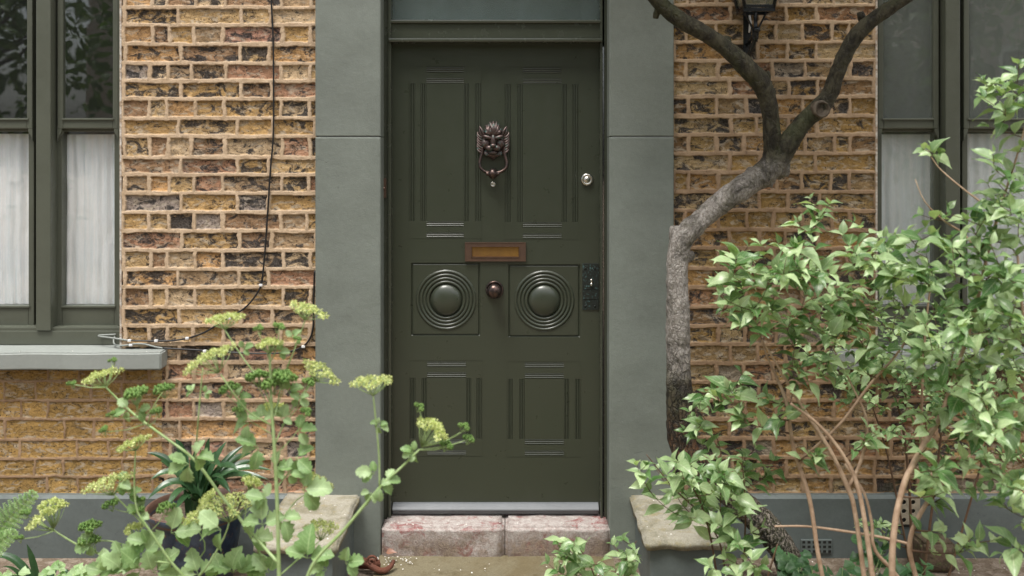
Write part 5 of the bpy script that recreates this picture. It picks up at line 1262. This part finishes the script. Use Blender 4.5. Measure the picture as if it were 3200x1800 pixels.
strap_plant('strap_leaved_plant', 'upright glossy strap leaves rising from the bottom left corner under the fern', (X(150, .8), -.8, 0),
 [(84, 1700, .8, .05), (-30, 1740, .85, .2), (8, 1770, .9, .12), (215, 1785, .75, .15), (250, 1830, .7, .15), (150, 1800, .9, .1), (30, 1800, .95, .1), (180, 1768, .7, .16)], .026, MAT['strap'], 8)

# ---- low ground foliage bottom left, cranesbill bottom right
def lowleaf(name, label, spots, mat, sz, n=40, seed=3, cat='plant'):
    r = random.Random(seed); B = []; Dd = []; N_ = []; mb = MB(); base = P(*spots[0][:3]); base.z = 0; root = empty(name, base, label, cat)
    for (px, py, d_, rx, ry) in spots:
        for _ in range(n):
            p = P(px + r.uniform(-rx, rx), py + r.uniform(-ry, ry), d_ + r.uniform(-.1, .1)); B.append(p); a = r.uniform(0, 6.28); Dd.append((math.cos(a), math.sin(a) * .6 - .2, r.uniform(-.1, .5))); N_.append((r.uniform(-.4, .4), -.5, 1))
            if _ % 3 == 0: mb.tube([Vector((p.x * .7 + base.x * .3, p.y, 0)), p], .0015, 4)
    mb.build('stems', MAT['greenstem'], root); L_ = np.array([r.uniform(*sz) for _ in B]); leaves('leaves', B, Dd, N_, L_, L_ * .9, mat, root, PR_ROUND, .25, .3, lobe=.2, across=5)
lowleaf('ground_plant', 'low lobed bright green leaves along the bottom edge at the left', [(220, 1800, .75, 90, 22), (60, 1810, .8, 60, 20)], MAT['celery'], (.02, .04), 34)
lowleaf('cranesbill', 'dark green rounded leaves at the bottom edge right of the trunk', [(2560, 1790, .55, 110, 26), (2730, 1720, .4, 40, 50), (2840, 1790, .5, 60, 25), (2480, 1760, .4, 30, 30)], MAT['cranesbill'], (.03, .055), 26, 8)

# ---- fern
fe = empty('fern', P(-120, 1800, 1.05), 'pale green fern frond reaching in at the left edge', 'fern'); fe.location.z = 0
fm_ = MB(); B = []; Dd = []; N_ = []; L_ = []
for (A0, A1, A2) in (((-160, 1900), (-60, 1680), (118, 1535)), ((-220, 1900), (-150, 1760), (60, 1660))):
    a, b, c = P(*A0, 1.0), P(*A1, 1.05), P(*A2, 1.15); K = 24; pts = [a * (1 - q) ** 2 + b * 2 * q * (1 - q) + c * q * q for q in [i / K for i in range(K + 1)]]
    fm_.tube(pts, [.0028 * (1 - i / K) + .0006 for i in range(K + 1)], 6)
    for i in range(3, K):
        q = i / K; t = (pts[i + 1] - pts[i]).normalized(); ln = .062 * math.sin(math.pi * (.12 + .86 * q)) + .008
        for sg in (-1, 1):
            sd = Vector((t.z, 0, -t.x)).normalized() * sg; pdv = (sd + t * .55 + Vector((0, -.15, 0))).normalized(); M_ = int(ln / .006)
            fm_.tube([pts[i], pts[i] + pdv * ln], [.0008, .0004], 4, cap=False)
            for j in range(M_):
                p = pts[i] + pdv * ln * (j + .5) / M_; w_ = .0095 * (1 - j / M_) + .004
                for s2 in (-1, 1):
                    s3 = Vector((pdv.z, 0, -pdv.x)) * s2; B.append(p); Dd.append(s3 + pdv * .5); N_.append((0, -1, .6)); L_.append(w_)
fm_.build('rachis', MAT['greenstem'], fe); L_ = np.array(L_); leaves('pinnae', B, Dd, N_, L_, L_ * .55, MAT['fern'], fe, PR_ROUND, .2, .2)

# ================================================================== BEHIND THE CAMERA: what the glass reflects
oh = empty('opposite_house', (4, -17, 0), 'dim house across the garden, seen only as a reflection in the glass', 'house')
m_ = MB(); m_.box(-9, 16, -17.6, -17, 0, 7.5); m_.build('wall', MAT['revealbrick'], oh)
for wx in (-6, -2.6, 1.0, 4.6, 7.79, 11.0):
    for wz in (2.27, 5.2):
        f_ = MB(); y = -16.98
        for q in ((wx - .55, wx - .45, wz - .1, wz + 1.5), (wx + .45, wx + .55, wz - .1, wz + 1.5), (wx - .45, wx + .45, wz + 1.4, wz + 1.5), (wx - .45, wx + .45, wz - .1, wz), (wx - .45, wx + .45, wz + .66, wz + .72)): f_.box(q[0], q[1], y, y + .08, q[2], q[3])
        fo = f_.build('window', MAT['whitewood'], oh); g_ = MB(); g_.box(wx - .45, wx + .45, y, y + .02, wz, wz + 1.4); g_.build('pane', MAT['dark'], fo)
def bgtree(x, y, h_, r_, n, label, seed):
    r = random.Random(seed); root = empty('garden_tree', (x, y, 0), label, 'tree', 'trees across the garden behind the viewer')
    t = MB(); t.tube(*spline([(Vector((x, y, 0)), .16), (Vector((x + .1, y, h_ * .4)), .12), (Vector((x, y, h_ * .8)), .05)], .3), 10, .1, 6)
    for i in range(14): a = r.uniform(0, 6.28); zz = h_ * r.uniform(.3, .7); t.tube([Vector((x, y, zz)), Vector((x + math.cos(a) * r_ * .7, y + math.sin(a) * r_ * .7, zz + r_ * .5))], [.05, .015], 6)
    t.build('trunk', MAT['bark'], root); B = []; Dd = []; N_ = []
    cl_ = [(Vector((r.gauss(0, .5), r.gauss(0, .5), r.gauss(0, .5)))) for _ in range(36)]
    for i in range(n):
        c = r.choice(cl_); p = Vector((x + (c.x + r.gauss(0, .16)) * r_, y + (c.y + r.gauss(0, .16)) * r_, max(.5, h_ * .58 + (c.z + r.gauss(0, .16)) * h_ * .42))); B.append(p); Dd.append((r.uniform(-1, 1), r.uniform(-1, 1), r.uniform(-1, .3))); N_.append((r.uniform(-1, 1), r.uniform(-1, 1), 1))
    L_ = rng.uniform(.14, .26, len(B)); leaves('crown', B, Dd, N_, L_, L_ * .6, MAT['crown'], root, ([0, .3, .7, 1], [.1, 1, .7, 0]))
for i, q in enumerate(((-9, -11.5, 7, 2.6), (-5.4, -12.5, 8, 2.6), (-2.2, -11.5, 7, 2.3), (1.2, -12.8, 8, 2.4), (6.1, -10, 5.2, .8), (10.4, -12, 6.0, 1.9), (13.5, -12, 7, 2.6))):
    bgtree(*q, 2300, ['broad tree at the left end of the row behind the viewer', 'tall tree second in the row behind the viewer', 'round tree left of centre behind the viewer', 'tall tree right of centre behind the viewer', 'short tree before the opposite house windows', 'broad tree right of the short one behind the viewer', 'tree at the right end of the row behind the viewer'][i], 40 + i)
